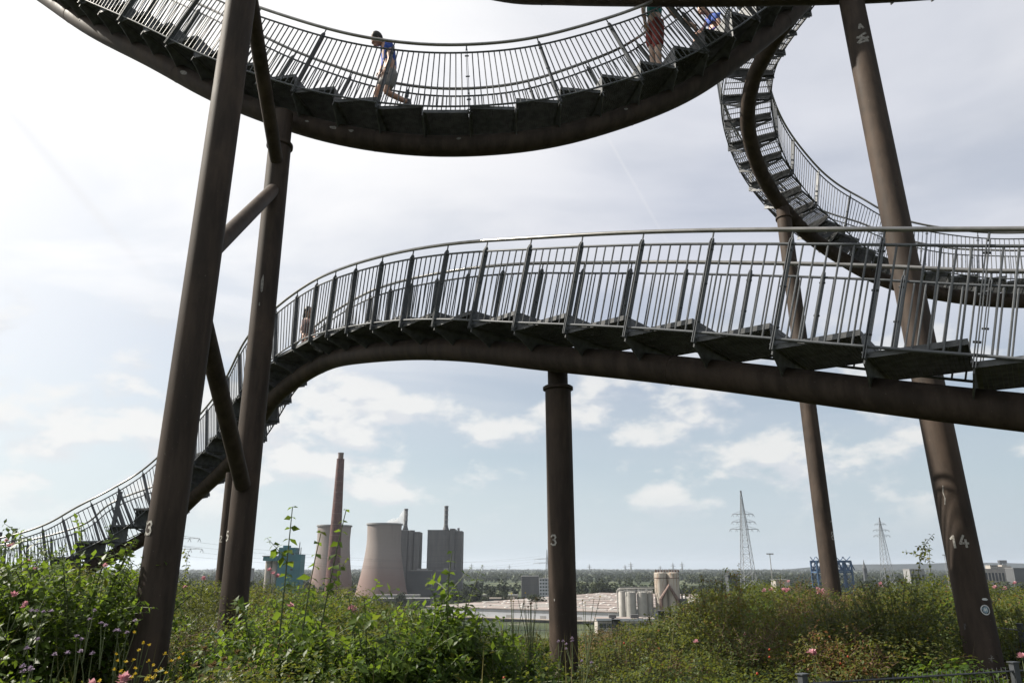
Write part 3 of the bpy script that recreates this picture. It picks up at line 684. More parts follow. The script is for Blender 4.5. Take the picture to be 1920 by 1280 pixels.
def small_silos():
    for i, (x, y, r, lb) in enumerate(((66.6, 474, 2.0, 'first slim white silo at the left end of the silo row'), (71.4, 470, 3.2, 'wide white silo, second from the left in the row of four'), (78.2, 470, 3.1, 'wide white silo, third in the row of four'), (83.0, 473, 2.3, 'last slim white silo of the four, next to the rusty twin'))):
        root = thing('silo', lb, 'silo', (x, y, -35), 'white silos by the warehouse')
        m = MB(); m.lathe((x, y, -35), [(r, 0), (r, 20.6), (r*.8, 21.1), (.1, 21.4)], 24); m.build('drum', 'silo_white', root, smooth=True)
        m = MB()
        for k in range(12):
            a0, a1 = k*np.pi/6, (k+1)*np.pi/6; p0 = (x+r*math.cos(a0), y+r*math.sin(a0)); p1 = (x+r*math.cos(a1), y+r*math.sin(a1))
            m.bar((*p0, -14.3), (*p0, -13.0), .07, 4); m.bar((*p0, -13.0), (*p1, -13.0), .09, 4); m.bar((*p0, -13.7), (*p1, -13.7), .07, 4)
        m.build('railing', 'plant_light', root)
        m = MB(); m.bar((x-r*.6, y, -13.5), (x-r*.6, y, -11.9), .5, 8); m.build('vent', 'plant_light', root)
    root = thing('pipe_bridge', 'pale filling pipe running over the tops of the four white silos', 'pipe', (74, 468, -12.6))
    m = MB(); m.tube([(63.3, 470, -26), (63.3, 470, -13.4), (63.9, 470, -12.6), (65, 469, -12.3), (85.5, 469, -12.0)], .35, 8); m.build('pipe', 'silo_white', root, smooth=True)
    m = MB(); m.bar((65, 470.5, -11.4), (85.5, 470.5, -11.2), .16, 6); m.build('handrail', 'plant_light', root)
small_silos()
def twin_silos():
    root = thing('twin_silo', 'rust streaked pair of tall joined silos with a brown inverted-V duct', 'silo', (94, 470, -35))
    for x in (90.2, 97.6):
        m = MB(); m.lathe((x, 472, -35), [(3.75, 0), (3.75, 31.6), (3.4, 32.0), (.1, 32.3)], 28); m.build('drum', 'silo_rust', root, smooth=True)
        m = MB(); m.lathe((x, 472, -35), [(3.78, 28.6), (3.95, 28.7), (3.95, 29.0), (3.78, 29.1)], 28); m.build('ring', 'duct_brown', root)
    m = MB(); m.tube([(89.0, 467.2, -26), (89.0, 467.2, -18), (94.0, 467.2, -10.5), (99.0, 467.2, -18.5), (99.0, 467.2, -26)], [1.15]*5, 8); m.build('duct', 'duct_brown', root)
    m = MB(); rg = np.random.default_rng(4)
    for k in range(9):
        x = 87+k*1.7; m.bar((x, 470, -2.8), (x, 470, -2.8+rg.uniform(.7, 1.8)), .16, 5); m.box((x+.5, 471, -2.2), (.5, .4, .5))
    m.bar((86.6, 469, -1.5), (101.3, 469, -1.5), .1, 5); m.build('roof_gear', 'duct_brown', root)
    m = MB()
    for k in range(14): m.bar((86.1, 468.8, -34+k*2.2), (86.9, 468.8, -34+k*2.2), .07, 4)
    for x in (86.1, 86.9): m.bar((x, 468.8, -35), (x, 468.8, -3), .09, 4)
    m.build('ladder', 'duct_brown', root)
    m = MB(); m.box((103, 470, -21), (2.1, 1.6, 3)); m.bar((102, 469, -18), (102, 469, -13), .5, 8); m.bar((104.2, 469, -18), (104.2, 469, -14.4), .4, 8); m.bar((101, 469, -16), (106, 469, -15.5), .25, 6); m.build('conveyor_head', 'plant_grey', root)
twin_silos()
def small_building(name, label, cat, a, b, mat, wins=0, rows=1, roofmat='plant_light', group=None):
    root = thing(name, label, cat, ((a[0]+b[0])/2, a[1], a[2]), group)
    MB().bounds(a, b).build('wall', mat, root)
    MB().bounds((a[0]-.3, a[1]-.3, b[2]+.03), (b[0]+.3, b[1], b[2]+.6)).build('roof', roofmat, root)
    if wins:
        w_ = (b[0]-a[0])/wins; h = (b[2]-a[2])/rows
        for r in range(rows):
            for i in range(wins): MB().bounds((a[0]+w_*(i+.18), a[1]-.1, a[2]+h*(r+.35)), (a[0]+w_*(i+.82), a[1]-.02, a[2]+h*(r+.8))).build('window', 'window_dark', root)
    return root
small_building('office_block', 'grey office block with white window bands beside pillar 3', 'building', (31.5, 900, -35), (44.5, 920, -12.5), 'white_cladding', 4, 6)
small_building('storage_hall', 'windowless grey hall adjoining the white-banded office block', 'hall', (11, 905, -35), (31.2, 925, -10.2), 'plant_grey', 0)
small_building('shed', 'long pale shed below the trees behind the warehouse', 'shed', (-30, 800, -35), (6, 812, -27.5), 'beige_trim', 8, 1)
small_building('shed', 'low brown shed just left of the dark round tree', 'shed', (-20, 690, -35), (2, 702, -26.5), 'plant_grey', 5, 1, 'beige_trim')
small_building('depot', 'flat pale depot wall at the foot of the pinkish cooling tower', 'depot', (-142, 800, -35), (-95, 812, -27.5), 'plant_light', 10, 1)
small_building('depot', 'dark flat depot in front of the low turbine hall', 'depot', (-120, 700, -35), (-72, 715, -27), 'plant_grey', 8, 1)
small_building('white_hall', 'long white hall by the far tower block on the right edge', 'hall', (726, 1200, -30), (768, 1230, -2.6), 'pale_render', 8, 1)
small_building('white_hall', 'white hall roof glimpsed over the bushes left of pillar 14', 'hall', (462, 900, -30), (479, 915, -2.4), 'plant_light', 4, 1)
small_building('barrel_hall', 'dark broad hall on the right edge before the white houses', 'hall', (745, 1150, -30), (776, 1170, -1.2), 'plant_dark', 0)
small_building('white_hall', 'bright white hall cut by the right edge of the picture', 'hall', (795, 1200, -30), (830, 1230, -1.8), 'white_cladding', 5, 1)
r_ = small_building('apartment_block', 'pale stepped apartment block on the far right skyline', 'building', (866, 1400, -30), (880, 1415, 3.5), 'pale_render', 5, 8)
for k, (x0, x1, h) in enumerate(((880.2, 888, 1.5), (888.2, 897, 4.2), (897.2, 905, 2.2))): boxes(r_, 'wing', 'pale_render', ((x0, 1400+k, -30), (x1, 1415, h)))
small_building('tower_block', 'dark far tower block just right of pillar 14', 'building', (897, 1500, -30), (912, 1515, 15.5), 'slate', 4, 9, 'slate')
small_building('house', 'pale house among the woods under the right pylon mast', 'house', (112, 560, -30), (120, 570, -8.8), 'pale_render', 3, 1, 'beige_trim', 'pale houses among the woods')
small_building('house', 'pale house with brown roof left of the blue bridge', 'house', (190, 560, -30), (200, 570, -9.0), 'pale_render', 3, 1, 'plant_light', 'pale houses among the woods')
small_building('container_office', 'dark blue container office peeping over the thicket', 'container', (117, 420, -30), (121.5, 426, -4.6), 'slate', 0, 1, 'slate')
def spire():
    root = thing('church', 'distant dark church spire beyond the blue bridge', 'church', (683, 1500, -30))
    boxes(root, 'tower', 'slate', ((680.4, 1497, -30), (686.4, 1503, -2)))
    m = MB(); m.lathe((683.4, 1500, 0), [(4.2, -2), (1.6, 6), (.05, 15)], 8); m.build('spire', 'slate', root)
spire()
def headframe():
    root = thing('headframe', 'far mine headframe tower on the right skyline', 'tower', (1588, 2500, -30))
    m = MB()
    for s1 in (-1, 1):
        for s2 in (-1, 1): m.bar((1588+s1*10, 2500+s2*6, -30), (1588+s1*5, 2500+s2*3, 20), 1.4, 5)
    m.build('frame', 'slate', root); boxes(root, 'cabin', 'slate', ((1576, 2495, 12), (1600, 2505, 22)))
headframe()

# lattice pylons
def pylon(label, x, y, zb, zt, base, arms, rot=0., r=.17, group='lattice power pylons'):
    root = thing('power_pylon', label, 'pylon', (x, y, zb), group); H = zt-zb; ca, sa = math.cos(rot), math.sin(rot)
    P = lambda a, b, z: (x+a*ca-b*sa, y+a*sa+b*ca, zb+z)
    hw = lambda z: base*(1-z/H)**.92+.25
    m = MB(); lv = [0]; 
    while lv[-1] < H*.94: lv.append(lv[-1]+max(1.6, hw(lv[-1])*1.5))
    lv[-1] = H
    for s1, s2 in ((-1, -1), (1, -1), (1, 1), (-1, 1)):
        m.bar(P(s1*hw(0), s2*hw(0), 0), P(s1*hw(H*.75), s2*hw(H*.75), H*.75), r*1.25, 4); m.bar(P(s1*hw(H*.75), s2*hw(H*.75), H*.75), P(s1*.12, s2*.12, H), r, 4)
    m.build('mast', 'pylon_steel', root)
    m = MB(); cs = ((-1, -1), (1, -1), (1, 1), (-1, 1))
    for z0, z1 in zip(lv, lv[1:]):
        for i in range(4):
            a, b = cs[i], cs[(i+1) % 4]; h0, h1 = hw(z0), hw(min(z1, H*.98))
            m.bar(P(a[0]*h0, a[1]*h0, z0), P(b[0]*h1, b[1]*h1, z1), r*.62, 3); m.bar(P(b[0]*h0, b[1]*h0, z0), P(a[0]*h1, a[1]*h1, z1), r*.62, 3)
            m.bar(P(a[0]*h1, a[1]*h1, z1), P(b[0]*h1, b[1]*h1, z1), r*.5, 3)
    m.build('lattice', 'pylon_steel', root)
    for fz, L in arms:
        z = H*fz; m = MB()
        for sg in (-1, 1):
            for b in (-1, 1): m.bar(P(sg*hw(z), b*hw(z), z), P(sg*L, 0, z), r*.75, 4)
            m.bar(P(sg*hw(z)*.8, 0, z+H*.028), P(sg*L, 0, z), r*.6, 4)
            for k in (.35, .6, .8): m.bar(P(sg*L*k, 0, z), P(sg*L*k*.9, 0, z+H*.028*(1-k)), r*.45, 3)
        m.build('crossarm', 'pylon_steel', root)
        m = MB()
        for sg in (-1, 1):
            for k in ((.55, 1.) if L > 5 else (1.,)): m.bar(P(sg*L*k, 0, z), P(sg*L*k-.9, 0, z-1.9), .13, 4); m.bar(P(sg*L*k, 0, z), P(sg*L*k+.9, 0, z-1.9), .13, 4)
        m.build('insulator', 'pylon_steel', root)
pylon('tall lattice pylon with three crossarms standing left of pillar 8', 170.5, 560, -33, 54.6, 5.6, ((.805, 7.6), (.742, 8.4), (.682, 10.3)))
pylon('smaller lattice pylon between pillars 8 and 14', 435.5, 900, -32, 56.3, 6.5, ((.915, 6.4), (.835, 9.2), (.765, 9.4)), r=.2)
pylon('lattice pylon seen in the gap between pillars 13 and 5', -183.5, 420, -33, 25, 3.4, ((.83, 12.), (.735, 14.)), .0, .15)
pylon('lattice pylon half hidden at the left side of pillar 3', 68, 1500, -33, 33, 3.6, ((.73, 24), (.62, 26)), .0, .35)
for px, Y, h in ((1105, 4200, 26), (1183, 3800, 34), (1262, 4300, 34), (1279, 4000, 36), (1172, 4600, 24), (884, 4400, 30), (955, 5000, 26), (905, 5000, 26), (1238, 5200, 20)):
    pylon('tiny hazy pylon on the far horizon', (px-960)/1387*.9565*Y, Y, -33, h-8, 5, ((.8, 11), (.66, 14)), 0, .7, 'tiny pylons on the horizon')
def wires():
    root = thing('power_line', 'thin sagging cables strung from the pylon between pillars 13 and 5', 'cables', (-183, 420, 15)); m = MB()
    for dx_, z in ((-12, 15), (12, 15), (-14, 9.6), (14, 9.6)):
        P = [(-183.5+dx_+t*230, 420+t*500, z-22*t*(1-t)*1.6-2) for t in np.linspace(0, 1, 14)]; m.tube(P, .05, 3)
    m.build('cable', 'slate', root)
wires()
def mast(label, x, y, zb, zt):
    root = thing('light_mast', label, 'light mast', (x, y, zb), 'floodlight masts')
    m = MB(); m.tube([(x, y, zb), (x, y, zt)], [.32, .2], 8); m.build('pole', 'plant_light', root)
    m = MB(); m.box((x, y, zt), (1.9, .25, .12)); m.build('crossbar', 'plant_light', root)
    for k in (-1.5, -.5, .5, 1.5): m = MB(); m.box((x+k, y-.3, zt-.35), (.33, .2, .22)); m.build('floodlight', 'plant_light', root)
mast('floodlight mast right of the three-armed pylon', 140.7, 420, -33, 7.2)
mast('floodlight mast left of pillar 14 above the shoots', 378, 700, -33, 16.3)
mast('floodlight mast almost touching the left side of pillar 14', 393, 700, -33, 11)
def antenna():
    root = thing('radio_mast', 'thin far mast on the horizon right of pillar 5', 'mast', (-337, 1000, -30)); m = MB(); m.tube([(-337, 1000, -30), (-337, 1000, 18)], [.9, .35], 6); m.build('pole', 'plant_light', root)
    MB().bounds((-352, 995, -30), (-336, 1010, -1)).build('base_building', 'plant_light', root)
antenna()
def lift_bridge():
    root = thing('lift_bridge', 'blue steel lattice lift bridge behind pillar 8', 'bridge', (250, 600, -30))
    for y in (600, 612):
        for x0, x1 in ((236.8, 241), (257, 263.4)):
            m = MB()
            for x in (x0, x1): m.box((x, y, -13), (.55, .5, 17.5))
            for z0 in np.arange(-28, 3, 6.): m.bar((x0, y, z0), (x1, y, z0+6), .32, 4); m.bar((x1, y, z0), (x0, y, z0+6), .32, 4)
            m.build('tower', 'bridge_blue', root)
    for y in (600, 612):
        m = MB(); m.box((250, y, 4.4), (13.6, .6, .8)); m.build('top_girder', 'bridge_blue', root)
        m = MB(); m.box((250, y, -2.2), (13.6, .6, .7)); m.build('lower_girder', 'bridge_blue', root)
        m = MB()
        for k in range(6):
            x = 238+k*4.6; m.bar((x, y, -2), (x+2.3, y, 4), .42, 4); m.bar((x+2.3, y, 4), (x+4.6, y, -2), .42, 4)
        m.build('truss', 'bridge_blue', root)
    m = MB(); m.box((250, 606, -3.6), (14, 6, .5)); m.build('deck', 'bridge_blue', root)
lift_bridge()
def ridge():
    m = MB(); X = np.linspace(2800, 9500, 60); z = -35+np.interp(X, [2800, 3500, 4600, 5600, 7200, 9500], [5, 55, 85, 60, 75, 40])+6*np.sin(X*.004)
    Y = 9000-X*.2; V = []
    for x, y, h in zip(X, Y, z): V += [(x, y, -35.5), (x, y, h), (x+500, y+1500, -35.5)]
    m.add(V, [(3*i, 3*i+3, 3*i+4, 3*i+1) for i in range(59)]+[(3*i+1, 3*i+4, 3*i+5, 3*i+2) for i in range(59)])
    simple('hill_wood', (.03, .045, .02), .95, 0, .2, .004); tag(m.build('hills', 'hill_wood'), kind='structure')
ridge()

# ------------------------------------------------------------------ woods on the plain
def leaf_arrays(P, A, N, L, W, big=False, droop=.18, fold=.12):
    """one bent leaf per row: 5 points / 4 triangles when big, else 4 points / 2 triangles"""
    P, A, N = np.asarray(P, float), np.asarray(A, float), np.asarray(N, float); n = len(P)
    A = A/(np.linalg.norm(A, axis=1)[:, None]+1e-9); X = np.cross(A, N); X /= np.linalg.norm(X, axis=1)[:, None]+1e-9; N = np.cross(X, A)
    L, W = np.broadcast_to(L, n)[:, None], np.broadcast_to(W, n)[:, None]
    l = P+A*L*.42+X*W*.5+N*(W*fold-L*droop*.3); r = P+A*L*.42-X*W*.5+N*(W*fold-L*droop*.3); tip = P+A*L-N*L*droop
    if big:
        V = np.stack([P, l, r, tip, P+A*L*.5-N*L*droop*.34], 1); F = np.array([(0, 1, 4), (1, 3, 4), (0, 4, 2), (4, 3, 2)])
    else: V = np.stack([P, l, r, tip], 1); F = np.array([(0, 1, 3), (0, 3, 2)])
    k = V.shape[1]; return V.reshape(-1, 3), (F[None]+np.arange(n)[:, None, None]*k).reshape(-1, 3), k
class Leaves:
    def __init__(s): s.V, s.F, s.lv, s.n = [], [], [], 0
    def add(s, P, A, N, L, W, lv, **kw):
        if not len(P): return
        V, F, k = leaf_arrays(P, A, N, L, W, **kw); s.V.append(V); s.F.append(F+s.n); s.n += len(V); s.lv.append(np.repeat(np.broadcast_to(lv, len(P)), k))
    def build(s, name, mat, parent=None):
        o = link(name, trimesh(name, np.concatenate(s.V), np.concatenate(s.F), [mat], np.clip(np.concatenate(s.lv), 0, 1), origin=wloc(parent) if parent else (0, 0, 0)), parent); return o
    def mesh(s, name, mat): return trimesh(name, np.concatenate(s.V), np.concatenate(s.F), [mat], np.clip(np.concatenate(s.lv), 0, 1))
def rdir(n, rg): d = rg.normal(size=(n, 3)); return d/np.linalg.norm(d, axis=1)[:, None]
def crown_points(n, c, rad, rg, lumps=5):
    """points through a lumpy crown: several overlapping balls, denser near their skin"""
    lc = rdir(lumps, rg)*np.array(rad)*.5; k = rg.integers(0, lumps, n); d = rdir(n, rg)
    return np.array(c)+lc[k]+d*np.array(rad)*.58*(rg.uniform(.25, 1, n)**.4)[:, None], d
def far_woods():
    rg = np.random.default_rng(21); LV = Leaves(); d = 640.
    wc = WO+E1*75+E2*165
    while d < 9000:
        wdt = 7+d*.0025; n = int(1.75*d/(wdt*1.25)); az = rg.uniform(-.86, .86, n); dd = d*rg.uniform(.965, 1.035, n); x, y = dd*np.sin(az), dd*np.cos(az)
        q = np.stack([x, y], 1)-WO; a, b = q@E1, q@E2
        keep = ~((a > -14) & (a < 165) & (b > -60) & (b < 340)) & ~((x > -180) & (x < -50) & (y > 560) & (y < 1010)) & ~((x > -60) & (x < 60) & (y < 930) & (y > 620)) & ~((x > 720) & (x < 840) & (y < 1260) & (y > 900))
        clear = np.sin(x*.004+d*.003)+np.sin(y*.0023+1.7)+rg.normal(0, .3, n)
        keep &= (clear > -1.25)
        x, y = x[keep], y[keep]; nq = int(np.interp(d, [600, 1500, 4000], [46, 22, 9])); tone = np.clip(.5+.55*np.sin(x*.011+1.3*np.sin(y*.004))*np.sin(y*.0061+.7)+rg.normal(0, .22, len(x)), 0, 1)
        h = (7+rg.uniform(0, 7, len(x))+6*tone)*(1.25 if d < 1000 else 1.0); X = np.repeat(x, nq); Y = np.repeat(y, nq); Hh = np.repeat(h, nq); dr = rdir(len(X), rg); rr = rg.uniform(.4, 1, len(X))**.5
        w2 = np.repeat(wdt*rg.uniform(.55, .95, len(x)), nq)*.62
        P = np.stack([X+dr[:, 0]*w2*rr, Y+dr[:, 1]*w2*rr, -35+Hh*.58+dr[:, 2]*Hh*.42*rr], 1); nn = dr+rg.normal(0, .5, dr.shape); nn[:, 2] += .4
        sz = np.repeat(np.full(len(x), wdt*.42), nq)*rg.uniform(.7, 1.3, len(X))
        LV.add(P, np.cross(nn, rdir(len(X), rg)), nn, sz, sz*.9, np.repeat(tone, nq)*.7+rg.uniform(0, .3, len(X)), droop=.1)
        d *= 1.055
    tag(LV.build('far_woods', 'tree_leaf'), kind='stuff')
far_woods()
def tree_proto(seed, h, r, n, lo=.18):
    rg = np.random.default_rng(seed); LV = Leaves()
    P, dr = crown_points(n, (0, 0, h*(.5+lo*.5)), (r, r, h*(.5-lo*.5)), rg, 7); nn = dr+rg.normal(0, .45, dr.shape); nn[:, 2] += .35
    s = h*.075*rg.uniform(.7, 1.35, n); LV.add(P, np.cross(nn, rdir(n, rg)), nn, s, s*.85, rg.uniform(0, 1, n), droop=.12)
    m = MB(); m.tube([(0, 0, 0), (.1, 0, h*.25), (.15, .1, h*.55)], [h*.028, h*.02, h*.008], 7)
    for a in range(5):
        t = a*1.26+rg.uniform(0, .6); m.tube([(.1, 0, h*(.22+.04*a)), (math.cos(t)*r*.55, math.sin(t)*r*.55, h*(.48+.05*a))], [h*.012, h*.004], 5)
    return LV.mesh('crown', 'tree_leaf'), m.mesh('trunk', 'bark')
TP = [tree_proto(1, 16, 6, 700), tree_proto(2, 14, 7, 700, .08), tree_proto(3, 19, 6.5, 750), tree_proto(4, 11, 5, 500, .05)]
def tree(x, y, k, s, label, group, zb=-35.):
    t = thing('tree', label, 'tree', (x, y, zb), group); M = Matrix.Rotation((x*7.3+y) % 6.28, 4, 'Z')@Matrix.Diagonal((s, s, s*random.uniform(.9, 1.12), 1))
    link('crown', TP[k][0], t, M); link('trunk', TP[k][1], t, M)
tree(20.5, 640, 1, 1.12, 'dark round tree standing just left of pillar 3', 'trees round the sheds')
tree(-33, 700, 2, 1.0, 'tall olive green tree behind the dogwood shoots left of the sheds', 'trees round the sheds')
tree(-9, 742, 0, .95, 'broad green tree over the low brown shed', 'trees round the sheds')
tree(37, 690, 3, 1.15, 'pale grey-green willow-like tree just right of pillar 3', 'trees round the sheds')
tree(-98, 690, 0, .9, 'dark tree at the foot of the pinkish cooling tower', 'trees round the sheds')
rg = np.random.default_rng(5)
for i in range(46):
    a, b = rg.uniform(-8, 160), rg.uniform(338, 372); q = wp(a, b, 0)
    tree(q[0], q[1], int(rg.integers(0, 4)), rg.uniform(.85, 1.25), 'leafy tree in the dark belt beyond the warehouse roof', 'belt of trees behind the warehouse')
for i in range(22):
    tree(rg.uniform(-52, 26), rg.uniform(650, 800), int(rg.integers(0, 4)), rg.uniform(.6, 1.0), 'green tree among the low sheds between the boiler houses and pillar 3', 'trees round the sheds')
for i in range(40):
    az = rg.uniform(.235, .50); d = rg.uniform(470, 700); tree(d*math.sin(az), d*math.cos(az), int(rg.integers(0, 4)), rg.uniform(1.0, 1.5), 'dark tree in the wood beyond the thicket right of the silos', 'wood beyond the thicket')
for i in range(16):
    az = rg.uniform(.53, .63); d = rg.uniform(500, 760); tree(d*math.sin(az), d*math.cos(az), int(rg.integers(0, 4)), rg.uniform(.9, 1.3), 'dark tree in the wood below the far tower block', 'wood at the right edge')
for i in range(14):
    tree(rg.uniform(-128, -60), rg.uniform(770, 895), int(rg.integers(0, 4)), rg.uniform(.4, .62), 'small tree in front of the turbine hall and cooling towers', 'small trees at the power station')

# ------------------------------------------------------------------ thicket on the hill top
def tane(px, py):
    px = np.asarray(px, float); return px, np.asarray(py, float)
def slope_of(py): return np.tan(R(16.96)-np.arctan((py-640)/1387.))
# height of the growth against the eye, by direction: far edge of the plateau and the lower growth round the pillars' feet
BX = [-300, 0, 60, 150, 250, 320, 400, 480, 560, 640, 700, 800, 930, 1000, 1085, 1200, 1250, 1290, 1340, 1400, 1500, 1600, 1680, 1750, 1800, 1900, 2200]
BACK = slope_of(np.array([1022, 1018, 1016, 1022, 1020, 1062, 1064, 1078, 1085, 1080, 1105, 1150, 1180, 1178, 1174, 1154, 1132, 1090, 1070, 1076, 1084, 1089, 1066, 1054, 1068, 1080, 1084]))
FX = [-300, 0, 120, 230, 250, 310, 340, 400, 470, 560, 700, 850, 950, 1010, 1090, 1200, 1300, 1500, 1700, 1775, 1890, 2200]
FRONT = slope_of(np.array([1130, 1150, 1160, 1190, 1225, 1235, 1190, 1190, 1178, 1135, 1145, 1145, 1190, 1222, 1222, 1218, 1178, 1165, 1150, 1250, 1250, 1250]))
DIRX = lambda px: np.arctan((np.asarray(px, float)-960)/1387/1.0)
def limit(x, y):
    d = np.hypot(x, y); az = np.arctan2(x, y); f = np.interp(az, DIRX(FX), FRONT); b = np.interp(az, DIRX(BX), BACK)
    t = np.clip((d-7.4)/3.0, 0, 1); e = f*(1-t)+b*t
    for p0, p1, dm, yy in CLEAR:          # low growth in front of the bushes that stand free
        k = (az > float(DIRX(p0))) & (az < float(DIRX(p1))) & (d < dm); e = np.where(k, np.minimum(e, slope_of(yy)), e)
    return np.minimum(d*e, -.55+np.clip((d-4)*.5, 0, 5))
CLEAR = [(-80, 235, 6.6, 1168), (610, 960, 5.35, 1232), (330, 445, 7.3, 1200), (255, 420, 5.5, 1236), (1640, 1790, 8.3, 1160), (1085, 1235, 8.2, 1228)]
def lump(x, y, s, seed): 
    return (np.sin(x*s*1.3+seed)+np.sin(y*s*1.7+seed*2.1)+np.sin((x+y)*s*.9+seed*.7)+np.sin((x-y*1.3)*s*1.1+seed*3.3))/4
PILLARS = [(-3.2, 7.0, .34), (-3.33, 9.4, .3), (.6, 9.18, .42), (4.62, 7.78, .36), (6.05, 14.72, .3), (-6.13, 16.55, .3)]
def thicket():
    rg = np.random.default_rng(99); pts = []
    for _ in range(42000):
        az = rg.uniform(-.66, .68); d = math.sqrt(rg.uniform(2.7**2, 21.5**2)); x, y = d*math.sin(az), d*math.cos(az)
        if any((x-a)**2+(y-b)**2 < (c+.02)**2 for a, b, c in PILLARS): continue
        if FENCE(x, y): continue
        ms = .50+.016*d
        if pts and min((x-q[0])**2+(y-q[1])**2 for q in pts[-1500:]) < ms*ms: continue
        pts.append((x, y))
        if len(pts) >= 900: break
    LVS = {k: Leaves() for k in ('bramble', 'weed', 'dry', 'dogwood')}; ST = MB()
    for x, y in pts:
        d = math.hypot(x, y); g = float(gz(x, y)); top = float(limit(x, y))-rg.uniform(0, .62)**1.4*(1 if d > 6 else .75); hmax = 1.75 if d > 8 else 1.25
        h = min(top-g, hmax*rg.uniform(.75, 1.0))
        if h < .1: continue
        r = rg.uniform(.36, .86)*(1+.008*d); kind = lump(x, y, 1.4, 2.)+rg.normal(0, .18); tone = .34+.40*lump(x, y, .9, 5.)+rg.normal(0, .19)
        dens = np.interp(d, [3, 6, 10, 16, 21], [1.3, 1.1, .8, .5, .4]); n = int(820*dens*(r/.5)**2*(.55+.5*h))
        u_ = rdir(n, rg); u_[:, 2] = np.abs(u_[:, 2])*1.1-.25; sh = rg.uniform(.62, 1.03, n)**.5; wob = 1+.22*np.sin(u_[:, 0]*6+x*9)*np.sin(u_[:, 1]*6+y*9)+.10*np.sin(u_[:, 0]*15+y*5)*np.sin(u_[:, 2]*13+x*7)
        c = np.array([x, y, g+h*.45]); P = c+u_*np.array([r, r, h*.55])*(sh*wob)[:, None]
        nn = u_*.7+rg.normal(0, .38, u_.shape); nn[:, 2] += .85; ax = np.cross(nn, rdir(n, rg)); ax[:, 2] -= .15
        key, Ls, asp = ('weed', .055, .22) if kind > .60 else ('dry', .034, .45) if kind < -.60 else ('dogwood', .055, .58) if .22 < kind < .48 and d < 14 else ('bramble', .034, .62)
        L = Ls*rg.uniform(.6, 1.35, n)*np.interp(d, [3, 8, 16, 21], [.85, 1.0, 1.45, 1.7])
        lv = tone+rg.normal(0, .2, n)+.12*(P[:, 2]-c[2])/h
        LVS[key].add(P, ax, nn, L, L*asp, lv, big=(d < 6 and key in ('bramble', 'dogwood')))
        # loose sprigs standing out of the mound
        for k in range(int(rg.integers(0, 3))):
            a = rg.uniform(0, 6.28); p0 = c+np.array([math.cos(a)*r*.5, math.sin(a)*r*.5, h*.25]); ln = rg.uniform(.16, .38); dv = unit((math.cos(a)*.6+rg.normal(0, .3), math.sin(a)*.6+rg.normal(0, .3), 1.))
            tt = np.linspace(0, 1, 5)[:, None]; C = p0+dv*ln*tt+np.array([0, 0, -.35*ln])*tt**2+np.array([dv[0], dv[1], 0])*.4*ln*tt**2
            if C[-1][2] > float(limit(C[-1][0], C[-1][1]))+.10: continue
            ST.tube(C, np.linspace(.0032, .0014, 5)*(1+d*.03), 4, False)
            q = rg.uniform(.25, 1, 13)[:, None]; PP = p0+dv*ln*q+np.array([0, 0, -.35*ln])*q**2+np.array([dv[0], dv[1], 0])*.4*ln*q**2
            sd = rdir(13, rg); nn = rg.normal(0, .5, (13, 3)); nn[:, 2] += 1; L = Ls*1.1*rg.uniform(.7, 1.3, 13)*np.interp(d, [3, 8, 16], [.9, 1.0, 1.4]); LVS[key].add(PP, sd*.8+dv*.6, nn, L, L*asp, tone+.15+rg.normal(0, .15, 13))
    for key, nm in (('bramble', 'bramble_thicket'), ('weed', 'weed_undergrowth'), ('dry', 'withered_undergrowth'), ('dogwood', 'leafy_undergrowth')):
        tag(LVS[key].build(nm, key+'_leaf'), kind='stuff')
    tag(ST.build('thicket_stems', 'red_stem'), kind='stuff')
    # long grass and thin weeds between
    rg = np.random.default_rng(17); G = Leaves(); n = 3500
    az = rg.uniform(-.66, .68, n); d = np.sqrt(rg.uniform(2.4**2, 17**2, n)); x, y = d*np.sin(az), d*np.cos(az); g = gz(x, y); lim = limit(x, y)
    ok = (lump(x, y, 1.1, 8.)+rg.normal(0, .2, n)+.5*np.exp(-((np.arctan2(x, y)-.03)/.13)**2) > .30) & ~np.array([FENCE(a, b) for a, b in zip(x, y)]); hh = np.minimum(lim-g+.10, rg.uniform(.45, 1.25, n)); ok &= hh > .12
    x, y, g, hh, d = x[ok], y[ok], g[ok], hh[ok], d[ok]; n = len(x); ax = rg.normal(0, .22, (n, 3)); ax[:, 2] = 1
    G.add(np.stack([x, y, g+hh*.25], 1), ax, rdir(n, rg), hh*.8, .0035+.0006*d, rg.uniform(0, 1, n), droop=.12)
    tag(G.build('long_grass', 'grass_blade'), kind='stuff')
# line of the path fence: nothing grows between it and the camera
def FENCE(x, y): return x > .2 and y < np.interp(x, [.25, 2.11, 4.13, 6.5, 9], [4.15, 5.85, 6.6, 7.4, 8])+.16
thicket()

